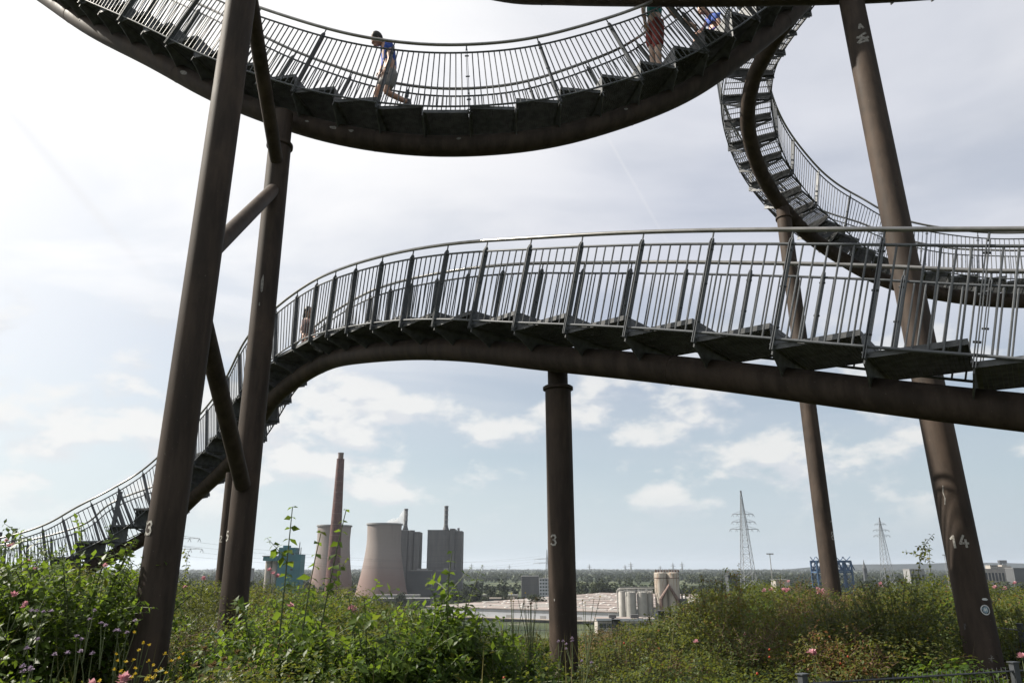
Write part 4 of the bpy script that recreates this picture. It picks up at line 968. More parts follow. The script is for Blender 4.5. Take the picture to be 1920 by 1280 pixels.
# ------------------------------------------------------------------ single shrubs, saplings and flowers
def shrub(label, name, base, h, spread, nst, leafL, asp, mat, stem='green_stem', seed=0, pairs=23, twig=5, lean=(0, 0), tone=.5, up=.25, cat='shrub', group=None, arch=.25, big=True, start=.25, hang=0.):
    """a shrub grown from its stems: every leaf sits on a stem or a side twig"""
    rg = np.random.default_rng(seed); root = thing(name, label, cat, tuple(base), group); base = np.array(base, float); LV = Leaves(); ST = MB()
    for s in range(nst):
        a = rg.uniform(0, 6.28) if nst > 1 else 0; rr = spread*math.sqrt(rg.uniform(.05, 1)) if nst > 1 else 0; hh = h*rg.uniform(.7, 1.0)*(1-.30*(rr/max(spread, .01))**2) if nst > 1 else h
        end = base+np.array([math.cos(a)*rr+lean[0], math.sin(a)*rr+lean[1], hh]); p0 = base+np.array([math.cos(a)*rr*.25, math.sin(a)*rr*.25, 0])
        mid = (p0+end)/2+np.array([-math.cos(a)*rr*arch, -math.sin(a)*rr*arch, hh*.12])+rg.normal(0, .02*h, 3)
        B = lambda t: (1-t)**2*p0+2*t*(1-t)*mid+t*t*end
        tt = np.linspace(0, 1, 9)[:, None]; ST.tube(B(tt), np.linspace(.0055, .002, 9)*max(.7, h), 5, False)
        def put(fn, n, t0, L0):
            t = np.linspace(t0, 1, n); 
            for i, q in enumerate(t):
                p = fn(q); dv = unit(fn(min(q+.02, 1.0))-fn(min(q+.02, 1.0)-.02)); ph = i*1.57+rg.uniform(-.4, .4); sx = unit(np.cross(dv, (.3, .5, .2))); sy = np.cross(dv, sx)
                for k in (0, 3.1416):
                    o = sx*math.cos(ph+k)+sy*math.sin(ph+k); A = o*.95+dv*.2; A[2] += up-.55*rg.random(); Nn = dv*.3+rg.normal(0, .30, 3); Nn[2] += .95-hang; A[2] -= hang*.55
                    L = L0*rg.uniform(.65, 1.2)*(1-.45*max(0, (q-.8)/.2))
                    yield p, A, Nn, L
        acc = list(put(B, pairs, start, leafL))
        for w_ in range(twig):
            q0 = rg.uniform(.25, .9); pb = B(q0); td = rg.normal(0, 1, 3); td[2] = abs(td[2])*.5+.3; td = unit(td)*h*rg.uniform(.14, .3)
            fn = lambda t, pb=pb, td=td: pb+td*t+np.array([0, 0, -.15*np.linalg.norm(td)])*t*t
            ST.tube([fn(0), fn(.5), fn(1.)], [.0035, .0028, .0015], 4, False); acc += list(put(fn, 6, .2, leafL*.85))
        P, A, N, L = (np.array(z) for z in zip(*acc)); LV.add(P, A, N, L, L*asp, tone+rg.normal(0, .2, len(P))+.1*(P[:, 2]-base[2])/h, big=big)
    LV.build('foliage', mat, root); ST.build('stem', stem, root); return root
DW = dict(mat='dogwood_leaf', asp=.60)
shrub('bright green dogwood bush of broad leaves left of pillar 13', 'dogwood_bush', (-3.95, 7.15, -1.5), 2.0, 1.05, 74, .092, seed=1, **DW)
shrub('second broad-leaved dogwood bush at the far left under the walkway rails', 'dogwood_bush', (-5.2, 7.3, -1.5), 1.88, .95, 60, .088, seed=2, tone=.4, **DW)
shrub('dark leafy bush behind the walkway rails at the left edge', 'dogwood_bush', (-7.4, 11.4, -1.5), 2.1, .9, 46, .07, seed=3, tone=.2, **DW)
shrub('large central dogwood bush in front of the warehouse', 'dogwood_bush', (-.98, 5.6, -1.55), 1.47, .74, 66, .085, seed=4, **DW)
shrub('dogwood bush right of the central one, reaching up to the boiler house', 'dogwood_bush', (-.46, 6.0, -1.55), 1.58, .46, 36, .085, seed=5, **DW)
shrub('low dogwood bush left of the central one with a pink rose beside it', 'dogwood_bush', (-1.75, 5.9, -1.55), 1.44, .58, 44, .085, seed=6, tone=.4, **DW)
shrub('tallest thin dogwood shoot in front of the turquoise building', 'dogwood_shoot', (-1.70, 5.75, -1.3), 1.74, .0, 1, .095, seed=7, pairs=11, twig=1, start=.45, lean=(.03, 0), cat='shoot', hang=.75, group='long dogwood shoots', **DW)
shrub('bent dogwood shoot in front of the brick chimney', 'dogwood_shoot', (-1.50, 5.6, -1.3), 1.55, .0, 1, .095, seed=8, pairs=11, twig=2, start=.4, lean=(.10, 0), cat='shoot', hang=.75, group='long dogwood shoots', **DW)
shrub('dogwood shoot leaning right between chimney and cooling tower', 'dogwood_shoot', (-1.48, 5.75, -1.3), 1.72, .0, 1, .09, seed=9, pairs=12, twig=2, start=.4, lean=(.22, 0), cat='shoot', hang=.75, group='long dogwood shoots', **DW)
shrub('dogwood shoot in front of the right-hand boiler house', 'dogwood_shoot', (-.52, 5.9, -1.3), 1.42, .0, 1, .09, seed=10, pairs=10, twig=2, start=.4, lean=(.06, 0), cat='shoot', hang=.75, group='long dogwood shoots', **DW)
ML = dict(mat='maple_leaf', asp=.62)
shrub('dark green maple-leaved bush hiding the foot of pillar 5', 'maple_bush', (-2.75, 7.9, -1.5), .95, .50, 26, .085, seed=11, up=.0, **ML)
shrub('maple-leaved sprays spread across the foot of pillar 13', 'maple_bush', (-2.55, 6.0, -1.5), .62, .42, 18, .085, seed=12, up=.0, **ML)
shrub('broad dogwood bush in shade between pillars 13 and 5', 'dogwood_bush', (-3.0, 11.2, -1.5), 1.36, .7, 40, .075, seed=31, tone=.35, **DW)
shrub('leafy dogwood bush just right of pillar 5', 'dogwood_bush', (-2.55, 8.2, -1.5), 1.22, .6, 40, .08, seed=32, tone=.45, **DW)
shrub('low sprawling dogwood bush at the bottom edge below the central bush', 'dogwood_bush', (-.75, 4.5, -1.5), .72, .45, 30, .085, seed=33, tone=.35, up=0., **DW)
shrub('dogwood bush sloping down toward pillar 3 from the left', 'dogwood_bush', (.05, 6.5, -1.6), 1.12, .42, 30, .075, seed=34, tone=.35, **DW)
shrub('rounded olive rose bush on the crest midway between silos and pillar 8', 'rose_bush', (4.6, 12.6, -1.5), 1.45, .7, 44, .045, .6, 'bramble_leaf', 'red_stem', seed=41, twig=6, tone=.72)
shrub('yellowish rose bush low in the right thicket above the single pink rose', 'rose_bush', (3.3, 8.0, -1.5), 1.02, .6, 44, .040, .6, 'bramble_leaf', 'red_stem', seed=42, twig=6, tone=.80)
shrub('dark rose bush in the hollow left of the elm shrubs', 'rose_bush', (2.45, 8.6, -1.5), 1.05, .6, 40, .040, .6, 'bramble_leaf', 'red_stem', seed=43, twig=6, tone=.30)
shrub('low reddish rose bush at the bottom edge right of pillar 3', 'rose_bush', (1.1, 5.3, -1.5), .70, .45, 36, .036, .6, 'bramble_leaf', 'red_stem', seed=44, twig=6, tone=.85)
shrub('straw coloured dry bush among the roses below the floodlight mast', 'withered_bush', (3.9, 10.9, -1.5), 1.12, .5, 34, .036, .45, 'dry_leaf', 'red_stem', seed=45, twig=6)
shrub('small straw coloured bush left of pillar 5 among green', 'withered_bush', (-3.5, 8.6, -1.5), .95, .35, 26, .034, .45, 'dry_leaf', 'red_stem', seed=46, twig=6)
EL = dict(mat='bramble_leaf', asp=.60)
shrub('leafy elm shrub with arching shoots left of pillar 14', 'elm_shrub', (4.45, 9.2, -1.5), 1.58, .70, 48, .052, seed=13, twig=5, tone=.6, pairs=22, **EL)
shrub('elm shrub between the arching shoots and the thin pillar', 'elm_shrub', (3.7, 9.2, -1.5), 1.34, .60, 38, .050, seed=14, twig=5, tone=.62, pairs=20, **EL)
shrub('arching elm shoot pointing at the floodlight mast', 'elm_shoot', (4.55, 9.1, -.9), 1.22, .0, 1, .062, seed=15, pairs=22, twig=1, lean=(.42, .1), cat='shoot', hang=.75, start=.2, **EL)
shrub('dense upright elm shoot touching the left side of pillar 14', 'elm_shoot', (4.98, 9.3, -.9), 1.16, .0, 1, .065, seed=16, pairs=22, twig=4, lean=(.08, 0), cat='shoot', hang=.75, start=.1, **EL)
shrub('green bush right of pillar 14 against the far woods', 'elm_shrub', (5.8, 9.0, -1.5), 1.38, .6, 34, .055, seed=17, twig=5, tone=.45, pairs=20, **EL)
shrub('sunlit green bush on the crest just right of the rusty silos', 'elm_shrub', (3.0, 11.6, -1.6), 1.62, .65, 44, .06, seed=18, twig=4, tone=.75, pairs=18, **EL)
shrub('thin sapling standing up on the crest near the rusty silos', 'elm_shoot', (3.3, 11.4, -1.1), 1.16, .0, 1, .06, seed=19, pairs=18, twig=4, tone=.8, lean=(.05, 0), cat='shoot', hang=.75, start=.3, **EL)
shrub('small sapling on the skyline between pillars 13 and 5', 'elm_shoot', (-5.35, 12.6, -1.0), 1.25, .0, 1, .075, seed=20, pairs=10, twig=3, tone=.3, cat='shoot', hang=.75, start=.5, lean=(.05, 0), **EL)
shrub('thin dark weed standing up before the far left rails', 'elm_shoot', (-6.55, 10.2, -1.0), 1.5, .12, 3, .05, seed=21, pairs=16, twig=4, tone=.1, cat='shoot', hang=.75, **EL)
shrub('orange-brown withered bush right of pillar 3', 'withered_bush', (2.15, 9.6, -1.8), 1.0, .7, 40, .040, .55, 'dry_leaf', 'red_stem', seed=22, twig=5, pairs=18)
shrub('tangled dark rose bush close behind pillar 3', 'rose_bush', (1.35, 8.9, -1.75), 1.02, .6, 40, .038, .6, 'bramble_leaf', 'red_stem', seed=23, twig=5, pairs=18, tone=.3)
shrub('reddish young rose sprays low beside the foot of pillar 3', 'rose_bush', (.95, 6.6, -1.55), .62, .4, 22, .036, .6, 'bramble_leaf', 'red_stem', seed=24, twig=4, pairs=14, tone=.85)
shrub('vivid leafy weed right of pillar 14 by the wire fence', 'maple_bush', (4.75, 6.95, -1.45), .66, .35, 16, .10, seed=25, up=.1, tone=.7, **ML)

def blossom(name, label, p, r, mat, n=14, cat='flower', group=None, seed=0, heads=1, stem=.35, spread=.05):
    """a flower on its stem; loose double petals round the middle of each head"""
    rg = np.random.default_rng(seed); p = np.array(p, float); root = thing(name, label, cat, tuple(p-np.array([0, 0, stem])), group); ST = MB()
    for k in range(heads):
        q = p+rg.normal(0, spread, 3)*np.array([1, 1, .6])*(k > 0); LV = Leaves(); th = rg.uniform(0, 6.28, n); el = rg.uniform(-.1, 1.3, n)
        A = np.stack([np.cos(th)*np.cos(el), np.sin(th)*np.cos(el), np.sin(el)], 1); Nn = np.stack([-np.cos(th)*np.sin(el), -np.sin(th)*np.sin(el), np.cos(el)], 1)
        LV.add(q+A*r*.15, A, Nn, r*rg.uniform(.8, 1.15, n), r*.85, rg.uniform(0, 1, n), big=True, droop=-.15); LV.build('bloom', mat, root)
        ST.tube([p-np.array([0, 0, stem]), (p+q)/2-np.array([0, 0, stem*.4]), q], [.004, .003, .002], 5, False)
    ST.build('stem', 'green_stem', root); return root
for i, (p, r, hd, lb) in enumerate((
  ((-3.826, 6.000, -0.215), .040, 2, 'large pink rose bloom low at the far left among weeds'),
  ((-6.073, 9.200, 0.294), .040, 2, 'pink rose bloom just below the rails at the left edge'),
  ((-5.929, 9.100, 0.248), .035, 2, 'salmon pink rose bloom next to the one at the left edge'),
  ((-5.139, 8.200, 0.054), .030, 2, 'pale rose bloom above the dogwood leaves at left'),
  ((-3.478, 6.600, 0.004), .030, 1, 'small pink rose in the dogwood left of pillar 13'),
  ((-4.770, 12.000, -0.173), .045, 2, 'pale pink rose just left of pillar 5'),
  ((-4.621, 11.000, -0.281), .040, 1, 'pink rose between pillars 13 and 5, the lower of two'),
  ((-4.006, 13.000, -0.111), .055, 3, 'pink rose cluster under the turquoise building'),
  ((-2.369, 8.400, -0.399), .035, 3, 'faded rose spray in mid thicket right of pillar 5'),
  ((-1.124, 5.600, -0.309), .036, 2, 'pink rose at the low dogwood bush in the middle'),
  ((4.651, 14.000, -0.403), .060, 2, 'pink rose on the crest below the tall pylon'),
  ((4.740, 13.500, -0.415), .062, 3, 'bigger pink rose on the crest right of the pylon'),
  ((5.493, 14.000, -0.403), .062, 4, 'wide pink rose cluster just left of pillar 8'),
  ((5.328, 15.000, -0.276), .045, 1, 'small pale rose highest on the crest by the light mast'),
  ((2.498, 6.600, -0.691), .040, 2, 'single bright pink rose low between pillars 8 and 14'),
  ((1.851, 8.000, -0.724), .035, 1, 'dull pink rose low right of the withered bush'),
  ((2.639, 9.000, -0.735), .030, 1, 'tiny white rose in the middle of the right thicket'),
  ((5.682, 12.000, -0.252), .040, 2, 'pale rose under the church spire'),
  ((6.812, 11.000, -0.281), .045, 2, 'pink rose right of pillar 14 below the white hall'),
  ((7.755, 12.000, -0.244), .040, 1, 'small pink rose close to the right edge'),
  ((3.571, 5.600, -0.604), .036, 1, 'deep pink rose cut by the right edge above the fence'),
  ((-1.977, 4.100, -0.550), .040, 4, 'pink rose cluster at the bottom edge left of pillar 13'))):
    blossom('rose', lb, p, r, 'petal_pink', 16, 'rose', 'pink roses in the thicket', i, hd, .3, .06)
for i, (p, lb) in enumerate((
  ((-2.995, 4.900, -0.264), 'mauve thistle highest at the far left'), ((-2.980, 5.000, -0.276), 'mauve thistle second from the far left'), ((-2.788, 5.200, -0.333), 'thin grey thistle in the middle of the left weeds'),
  ((-2.673, 5.200, -0.372), 'pinkish thistle beside the foot of pillar 13'), ((-2.534, 5.100, -0.394), 'mauve thistle pair crossing the left edge of pillar 13'), ((-2.478, 5.100, -0.407), 'mauve thistle in front of pillar 13'),
  ((-2.494, 4.600, -0.405), 'big round mauve thistle low left of pillar 13'), ((-2.685, 4.500, -0.396), 'mauve thistle low near the left edge'), ((-2.494, 4.100, -0.513), 'lilac thistle cluster in the bottom left corner'),
  ((-2.463, 4.300, -0.453), 'lilac thistle above the bottom left corner'), ((-2.365, 4.500, -0.469), 'lone mauve thistle left of the yellow ragwort'),
  ((0.515, 6.800, -0.607), 'mauve thistle group at the right foot of pillar 3'), ((0.397, 6.800, -0.611), 'grey thistle bud in front of pillar 3'), ((0.523, 6.000, -0.676), 'mauve thistle low right of pillar 3'))):
    blossom('thistle', lb, p, .017, 'petal_mauve', 22, 'thistle', 'mauve thistles', 50+i, 4 if i in (8, 11) else 2, .26, .045)
for i, (p, lb) in enumerate((
  ((-2.091, 4.300, -0.535), 'yellow ragwort left of the foot of pillar 13'), ((-2.063, 4.400, -0.534), 'dense yellow ragwort under pillar 13'), ((-2.153, 4.600, -0.462), 'single yellow ragwort against the dark of pillar 13'),
  ((-2.229, 4.500, -0.474), 'small orange-yellow ragwort left of pillar 13'), ((-1.922, 4.400, -0.539), 'yellow ragwort right of the foot of pillar 13'), ((-1.885, 4.200, -0.551), 'yellow ragwort lowest at the bottom edge'),
  ((0.013, 6.600, -0.279), 'tall thin yellow ragwort left of pillar 3'), ((0.634, 6.800, -0.297), 'tall thin yellow stalk right of pillar 3'))):
    blossom('ragwort', lb, p, .015 if i < 6 else .012, 'petal_yellow', 9, 'ragwort', 'yellow ragworts', 80+i, 7 if i in (1, 4, 5) else 4, .34 if i < 6 else .5, .07)
blossom('seed_head', 'brown seed heads on a tall stalk left of pillar 3', (0.157, 6.600, -0.296), .014, 'dry_leaf', 8, 'seed head', None, 95, 9, .5, .06)
blossom('withered_spray', 'orange withered leaf spray at the bottom between pillars 13 and 5', (-1.614, 4.300, -0.516), .03, 'dry_leaf', 10, 'leaf spray', None, 96, 9, .25, .07)
HIP = MB().lathe((0, 0, 0), [(.001, -.010), (.007, -.006), (.009, 0), (.007, .006), (.002, .010)], 8).mesh('rose_hip', 'hip_red', smooth=True)
for i, p in enumerate(((2.062, 6.400, -0.686), (2.132, 6.600, -0.650), (2.690, 6.400, -0.682), (2.542, 6.200, -0.710), (1.647, 5.400, -0.682), (-0.052, 5.200, -0.682), (0.986, 7.000, -0.638))):
    o = link('rose_hip', HIP); o.location = p; tag(o, 'tiny orange-red rose hip glowing among the bramble leaves', 'rose hip', 'orange-red rose hips')

# ------------------------------------------------------------------ fences
def mesh_fence(label, P, H, post_w=.06, step=.05, group=None, post_h=.05):
    root = thing('wire_fence', label, 'fence', tuple(P[0]), group)
    for k, p in enumerate(P):
        p = np.array(p, float); d = unit((np.array(P[min(k+1, len(P)-1)])-np.array(P[max(k-1, 0)]))*(1, 1, 0)); n = np.array([-d[1], d[0], 0])
        MB().box(p+np.array([0, 0, post_h/2-H/2]), (post_w*.5, post_w*.36, H/2+post_h/2), [d, n, (0, 0, 1)]).build('post', 'fence_grey', root)
        MB().box(p+np.array([0, 0, post_h+.004]), (post_w*.68, post_w*.52, .004), [d, n, (0, 0, 1)]).build('post_cap', 'fence_grey', root)
    for a, b in zip(P, P[1:]):
        a, b = np.array(a, float), np.array(b, float); L = np.linalg.norm((b-a)[:2]); d = unit(b-a); nn = np.array([-d[1], d[0], 0])*.006
        for z in (0, -.2, -.4, -.6, -.8):
            if -z < H:
                for s_ in (-1, 1): MB().bar(a+np.array([0, 0, z-.012])+nn*s_, b+np.array([0, 0, z-.012])+nn*s_, .0045 if z else .007, 5).build('rail_wire', 'fence_grey', root)
        m = MB(); n = int(L/step)
        for i in range(1, n): q = a+(b-a)*i/n; m.bar(q+np.array([0, 0, .02 if step < .08 else 0]), q-np.array([0, 0, H-.05]), .0022 if step < .06 else .005, 3)
        tag(m.build('upright_wire', 'fence_grey', root), kind='stuff')
mesh_fence('dark wire mesh fence with capped posts along the path at the bottom right', [(.25, 4.15, -.80), (2.11, 5.85, -.795), (4.13, 6.6, -.80), (6.5, 7.4, -.81)], .85)
mesh_fence('grey wire fence behind the weeds right of pillar 14', [(5.394, 9.000, -0.628), (5.400, 8.400, -0.628), (5.711, 8.000, -0.613)], .9, .05)
mesh_fence('dark bar fence on the hill edge left of pillar 3', [(-3.4, 19.5, -1.28), (-1.0, 20, -1.30), (1.45, 20.3, -1.33), (2.6, 20.3, -1.30)], 1.05, .07, .12)
mesh_fence('dark fence with a stout black post below the silos', [(2.6, 19.6, -1.3), (3.62, 19.2, -1.08), (5.4, 20.2, -.95)], 1.0, .16, .10, post_h=.06)
def plate(label, a, b, w_):
    root = thing('steel_upright', label, 'steel upright', tuple(a), 'pale steel uprights by the left rails'); a, b = np.array(a, float), np.array(b, float); d = unit(b-a)
    m = MB(); m.box((a+b)/2, (w_/2, .03, np.linalg.norm(b-a)/2), [unit(np.cross((0, 1, 0), d)), np.cross(d, unit(np.cross((0, 1, 0), d))), d]); m.build('plate', 'galvanised', root)
    m = MB(); m.tube([b-d*.04+np.array([0, -.04, 0]), b-d*.04+np.array([0, .04, 0])], .02, 6); m.build('bolt', 'galvanised', root)
plate('pale slanting steel upright behind the rails left of pillar 13', (-10.485, 20.000, 0.801), (-10.421, 20.000, 1.928), .10)
plate('short pale steel upright in front of the slanting one', (-9.997, 19.600, 1.024), (-10.235, 19.600, 1.495), .09)
plate('pale steel upright poking over the handrail near the left edge', (-13.017, 20.000, 0.545), (-13.032, 20.000, 0.977), .09)
plate('pale steel upright cut by the left edge', (-13.406, 20.000, 0.545), (-13.405, 20.000, 0.882), .08)

# ------------------------------------------------------------------ people
simple('skin', (.40, .235, .17), .55, 0, .06, 20)
simple('skin_pale', (.56, .38, .29), .55, 0, .06, 20)
simple('hair_dark', (.022, .017, .014), .6, 0, .3, 60)
simple('hair_blond', (.26, .16, .07), .6, 0, .3, 60)
simple('cloth_blue', (.035, .085, .36), .85, 0, .15, 14)
simple('cloth_teal', (.03, .24, .23), .85, 0, .2, 14)
simple('cloth_grey', (.20, .195, .19), .9, 0, .12, 14)
simple('cloth_red', (.26, .045, .038), .9, 0, .15, 14)
simple('cloth_purple', (.05, .035, .17), .9, 0, .15, 14)
simple('cloth_maroon', (.10, .05, .052), .9, 0, .15, 14)
simple('shoe', (.04, .04, .045), .7, 0, .1, 14)
def skin_mesh(name, V, E, Rr, mat, root=0, lev=2):
    me = bpy.data.meshes.new(name); me.from_pydata([tuple(v) for v in V], E, []); o = bpy.data.objects.new(name, me); COL.objects.link(o)
    md = o.modifiers.new('s', 'SKIN'); md.use_smooth_shade = True; sv = me.skin_vertices[0].data
    for i, r in enumerate(Rr): sv[i].radius = (r, r) if np.isscalar(r) else r
    sv[root].use_root = True; sb = o.modifiers.new('b', 'SUBSURF'); sb.levels = sb.render_levels = lev
    dg = bpy.context.evaluated_depsgraph_get(); m2 = bpy.data.meshes.new_from_object(o.evaluated_get(dg)); bpy.data.objects.remove(o); bpy.data.meshes.remove(me)
    m2.name = name; m2.materials.clear(); m2.materials.append(MAT[mat]); return m2
def join_into(me, mbs):
    """append extra closed shapes (head features, fingers) to a mesh"""
    import bmesh
    bm = bmesh.new(); bm.from_mesh(me)
    for m in mbs:
        t = m.mesh('t', None, smooth=True); bm.from_mesh(t); bpy.data.meshes.remove(t)
    bm.to_mesh(me); bm.free(); me.polygons.foreach_set('use_smooth', [True]*len(me.polygons)); me.update()
def ball(c, ax, rad, n=14):
    m = MB(); V = []; f = []; k = n//2
    for i in range(k+1):
        a = math.pi*i/k
        for j in range(n): b = 2*math.pi*j/n; V.append(np.array(c)+ax[0]*rad[0]*math.sin(a)*math.cos(b)+ax[1]*rad[1]*math.sin(a)*math.sin(b)+ax[2]*rad[2]*math.cos(a))
    f = [(i*n+j, i*n+(j+1) % n, (i+1)*n+(j+1) % n, (i+1)*n+j) for i in range(k) for j in range(n)]; return m.add(V, f)
def person(label, J, face, shirt, shorts, hair, skin='skin', s=1., sleeves=.5, leg=.8, longhair=False, shoes=True):
    """J: joints. One skinned body; shirt, shorts, hair and shoes fit over it"""
    J = {k: np.array(v, float) for k, v in J.items()}; o0 = J['pelvis']; L = {k: v-o0 for k, v in J.items()}
    nm = ['pelvis', 'belly', 'chest', 'neck', 'head', 'shl', 'ell', 'wrl', 'shr', 'elr', 'wrr', 'hil', 'knl', 'anl', 'tol', 'hir', 'knr', 'anr', 'tor']
    L['belly'] = (L['pelvis']+L['chest'])/2
    rr = dict(pelvis=.125, belly=.115, chest=.135, neck=.055, head=.06, shl=.062, shr=.062, ell=.042, elr=.042, wrl=.030, wrr=.030, hil=.092, hir=.092, knl=.058, knr=.058, anl=.040, anr=.040, tol=.034, tor=.034)
    ed = [('pelvis', 'belly'), ('belly', 'chest'), ('chest', 'neck'), ('neck', 'head'), ('chest', 'shl'), ('shl', 'ell'), ('ell', 'wrl'), ('chest', 'shr'), ('shr', 'elr'), ('elr', 'wrr'), ('pelvis', 'hil'), ('hil', 'knl'), ('knl', 'anl'), ('anl', 'tol'), ('pelvis', 'hir'), ('hir', 'knr'), ('knr', 'anr'), ('anr', 'tor')]
    ix = {n: i for i, n in enumerate(nm)}
    me = skin_mesh('body', [L[n] for n in nm], [(ix[a], ix[b]) for a, b in ed], [rr[n]*s for n in nm], skin)
    F = unit(face); up = unit(L['head']-L['neck']); X = unit(np.cross(F, up)); up = np.cross(X, F); hc = L['head']+up*.045*s+F*.015*s; ex = []
    ex.append(ball(hc, (X, F, up), (.074*s, .094*s, .115*s), 16)); ex.append(ball(hc+F*.070*s-up*.055*s, (X, F, up), (.050*s, .035*s, .045*s), 10))   # skull and jaw
    ex.append(ball(hc+F*.098*s-up*.012*s, (X, F, up), (.013*s, .020*s, .024*s), 8))                                                                         # nose
    for sg in (-1, 1):
        ex.append(ball(hc+X*sg*.075*s-F*.005*s, (X, F, up), (.011*s, .022*s, .033*s), 8))
        ex.append(ball(hc+X*sg*.030*s+F*.084*s+up*.018*s, (X, F, up), (.012*s, .007*s, .007*s), 6))
    ex.append(ball(hc+F*.098*s-up*.052*s, (X, F, up), (.022*s, .006*s, .006*s), 6))
    for w_, e_ in (('wrl', 'ell'), ('wrr', 'elr')):
        d = unit(L[w_]-L[e_]); sx = unit(np.cross(d, (0.2, 1, .3))); nn = np.cross(sx, d); p = L[w_]
        ex.append(ball(p+d*.045*s, (sx, nn, d), (.042*s, .016*s, .055*s), 10))
        for k, (off, ln) in enumerate(((-.030, .068), (-.010, .078), (.010, .073), (.029, .058))):
            a = p+d*.085*s+sx*off*s; b = a+d*ln*.55*s+sx*off*.25*s+nn*.008*s; c = b+d*ln*.42*s+nn*.022*s; m = MB(); m.tube([a-d*.02*s, a, b, c], [.009*s, .0095*s, .0085*s, .006*s], 7); ex.append(m)
        a = p+d*.030*s-sx*.034*s; m = MB(); m.tube([a, a-sx*.028*s+d*.028*s, a-sx*.036*s+d*.062*s+nn*.01*s], [.013*s, .011*s, .008*s], 7); ex.append(m)
    join_into(me, ex)
    body = link('person', me); body.location = tuple(o0); tag(body, label, 'person', 'people on the walkways')
    def cloth(name, pts, edges, radii, mat): 
        o = link(name, skin_mesh(name, pts, edges, radii, mat), body); return o
    lp = lambda a, b, t: L[a]+(L[b]-L[a])*t
    cloth('shirt', [lp('pelvis', 'belly', .15), L['belly'], L['chest'], lp('chest', 'neck', .72), L['shl'], lp('shl', 'ell', sleeves), L['shr'], lp('shr', 'elr', sleeves)], [(0, 1), (1, 2), (2, 3), (2, 4), (4, 5), (2, 6), (6, 7)], [q*s for q in (.140, .135, .152, .062, .080, .064, .080, .064)], shirt)
    cloth('shorts', [lp('pelvis', 'belly', .35), L['pelvis'], L['hil'], lp('hil', 'knl', leg), L['hir'], lp('hir', 'knr', leg)], [(0, 1), (1, 2), (2, 3), (1, 4), (4, 5)], [q*s for q in (.130, .142, .112, .094, .112, .094)], shorts)
    m = ball(hc-F*.016*s+up*.022*s, (X, F, up), (.084*s, .094*s, .108*s), 14)
    if longhair: m.tube([hc-F*.05*s+up*.02*s, hc-F*.085*s-up*.10*s, hc-F*.08*s-up*.26*s], [.07*s, .075*s, .03*s], 10)
    m.build('hair', hair, None, True); h = bpy.data.objects[-1] if False else [o for o in COL.objects if o.name.startswith('hair') and o.parent is None][-1]; h.parent = body
    if shoes:
        for a, t in (('anl', 'tol'), ('anr', 'tor')):
            d = unit(L[t]-L[a]); m = MB(); q = L[t]-L[a]; m.tube([L[a]-d*.06*s, L[a]-d*.02*s, L[a]+q*.5, L[t], L[t]+d*.04*s], [.03*s, .048*s, .048*s, .042*s, .02*s], 10); m.build('shoe', 'shoe', None, True); h = [o for o in COL.objects if o.name.startswith('shoe') and o.parent is None][-1]; h.parent = body
    return body
person('stooping person in a blue T-shirt and grey shorts striding left on the hanging walkway', dict(
  pelvis=(-1.959, 10.100, 7.551), chest=(-2.015, 10.100, 7.998), neck=(-2.081, 10.080, 8.178), head=(-2.152, 10.050, 8.143), shl=(-2.110, 10.280, 8.267), ell=(-2.126, 10.300, 7.990), wrl=(-2.132, 10.220, 7.702), shr=(-1.967, 9.920, 7.957), elr=(-1.925, 9.900, 7.679), wrr=(-1.988, 9.880, 7.485),
  hil=(-2.010, 10.200, 7.565), knl=(-2.166, 10.150, 7.268), anl=(-2.150, 10.200, 6.811), tol=(-2.282, 10.200, 6.742), hir=(-1.911, 10.000, 7.417), knr=(-1.996, 9.980, 7.146), anr=(-1.638, 10.100, 7.026), tor=(-1.610, 10.100, 6.744)), (-.72, -.1, -.68), 'cloth_blue', 'cloth_grey', 'hair_dark', leg=.78, sleeves=.45)
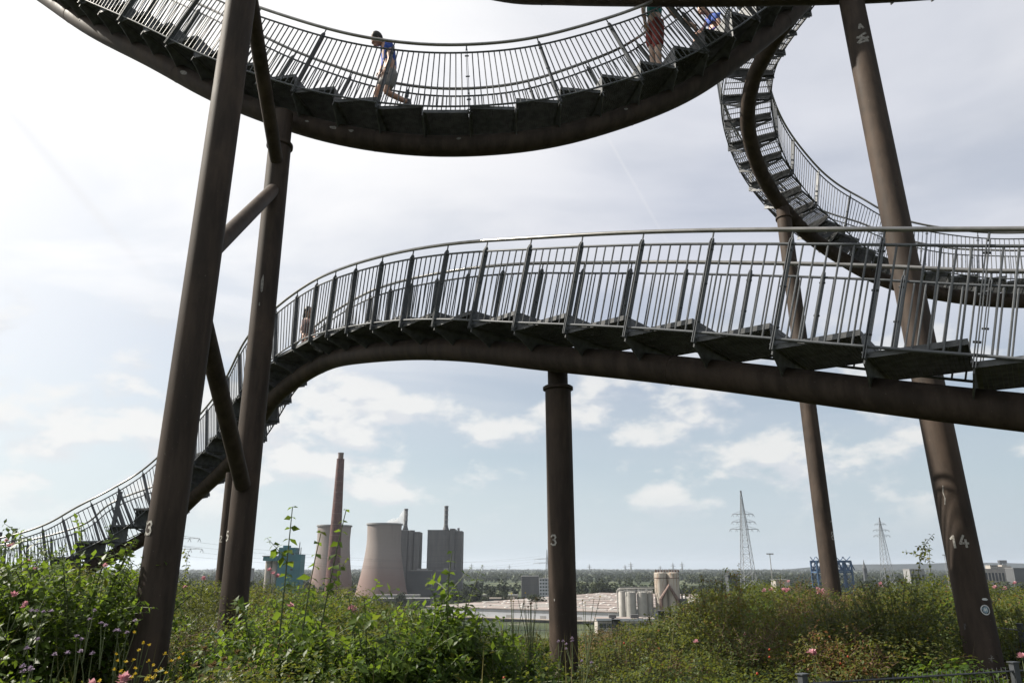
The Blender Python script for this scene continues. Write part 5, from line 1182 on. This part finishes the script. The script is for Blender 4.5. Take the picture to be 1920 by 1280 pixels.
person('standing person in teal top and red shorts reaching out a hand under the overhead tube', dict(
  pelvis=(2.420, 10.450, 8.835), chest=(2.449, 10.450, 9.343), neck=(2.481, 10.450, 9.590), head=(2.511, 10.420, 9.720), shl=(2.329, 10.500, 9.522), ell=(2.255, 10.500, 9.164), wrl=(2.265, 10.450, 8.813), shr=(2.595, 10.420, 9.428), elr=(2.714, 10.380, 8.972), wrr=(2.986, 10.400, 8.793),
  hil=(2.373, 10.550, 8.810), knl=(2.364, 10.500, 8.304), anl=(2.402, 10.600, 7.862), tol=(2.465, 10.500, 7.725), hir=(2.461, 10.380, 8.668), knr=(2.415, 10.300, 8.136), anr=(2.445, 10.400, 7.714), tor=(2.522, 10.300, 7.578)), (.9, -.25, -.35), 'cloth_teal', 'cloth_red', 'hair_dark', 'skin_pale', leg=.86)
person('child in a blue T-shirt sitting on the rising steps and bending toward the outstretched hand', dict(
  pelvis=(3.557, 10.750, 8.910), chest=(3.513, 10.720, 9.153), neck=(3.431, 10.700, 9.248), head=(3.344, 10.680, 9.276), shl=(3.498, 10.900, 9.330), ell=(3.397, 10.900, 9.125), wrl=(3.245, 10.800, 8.929), shr=(3.516, 10.550, 9.052), elr=(3.564, 10.520, 8.850), wrr=(3.571, 10.500, 8.659),
  hil=(3.531, 10.820, 8.934), knl=(3.242, 10.850, 8.970), anl=(3.270, 10.900, 8.676), tol=(3.149, 10.850, 8.592), hir=(3.465, 10.650, 8.783), knr=(3.142, 10.620, 8.736), anr=(3.173, 10.680, 8.458), tor=(3.061, 10.650, 8.390)), (-.85, -.25, -.45), 'cloth_blue', 'cloth_purple', 'hair_blond', s=.78, leg=.6)
person('dark-haired person in maroon sitting behind the bars where the humped walkway crests', dict(
  pelvis=(-3.925, 13.550, 4.175), chest=(-3.940, 13.550, 4.487), neck=(-3.951, 13.550, 4.618), head=(-3.937, 13.520, 4.673), shl=(-4.020, 13.600, 4.547), ell=(-4.040, 13.550, 4.325), wrl=(-3.914, 13.400, 4.150), shr=(-3.868, 13.500, 4.514), elr=(-3.774, 13.400, 4.299), wrr=(-3.769, 13.350, 4.145),
  hil=(-3.957, 13.600, 4.148), knl=(-3.736, 13.300, 4.140), anl=(-3.666, 13.250, 3.916), tol=(-3.563, 13.100, 3.841), hir=(-3.877, 13.500, 4.117), knr=(-3.646, 13.200, 4.088), anr=(-3.576, 13.150, 3.855), tor=(-3.478, 13.050, 3.795)), (.8, -.5, -.2), 'cloth_maroon', 'cloth_maroon', 'hair_dark', s=.92, longhair=True)
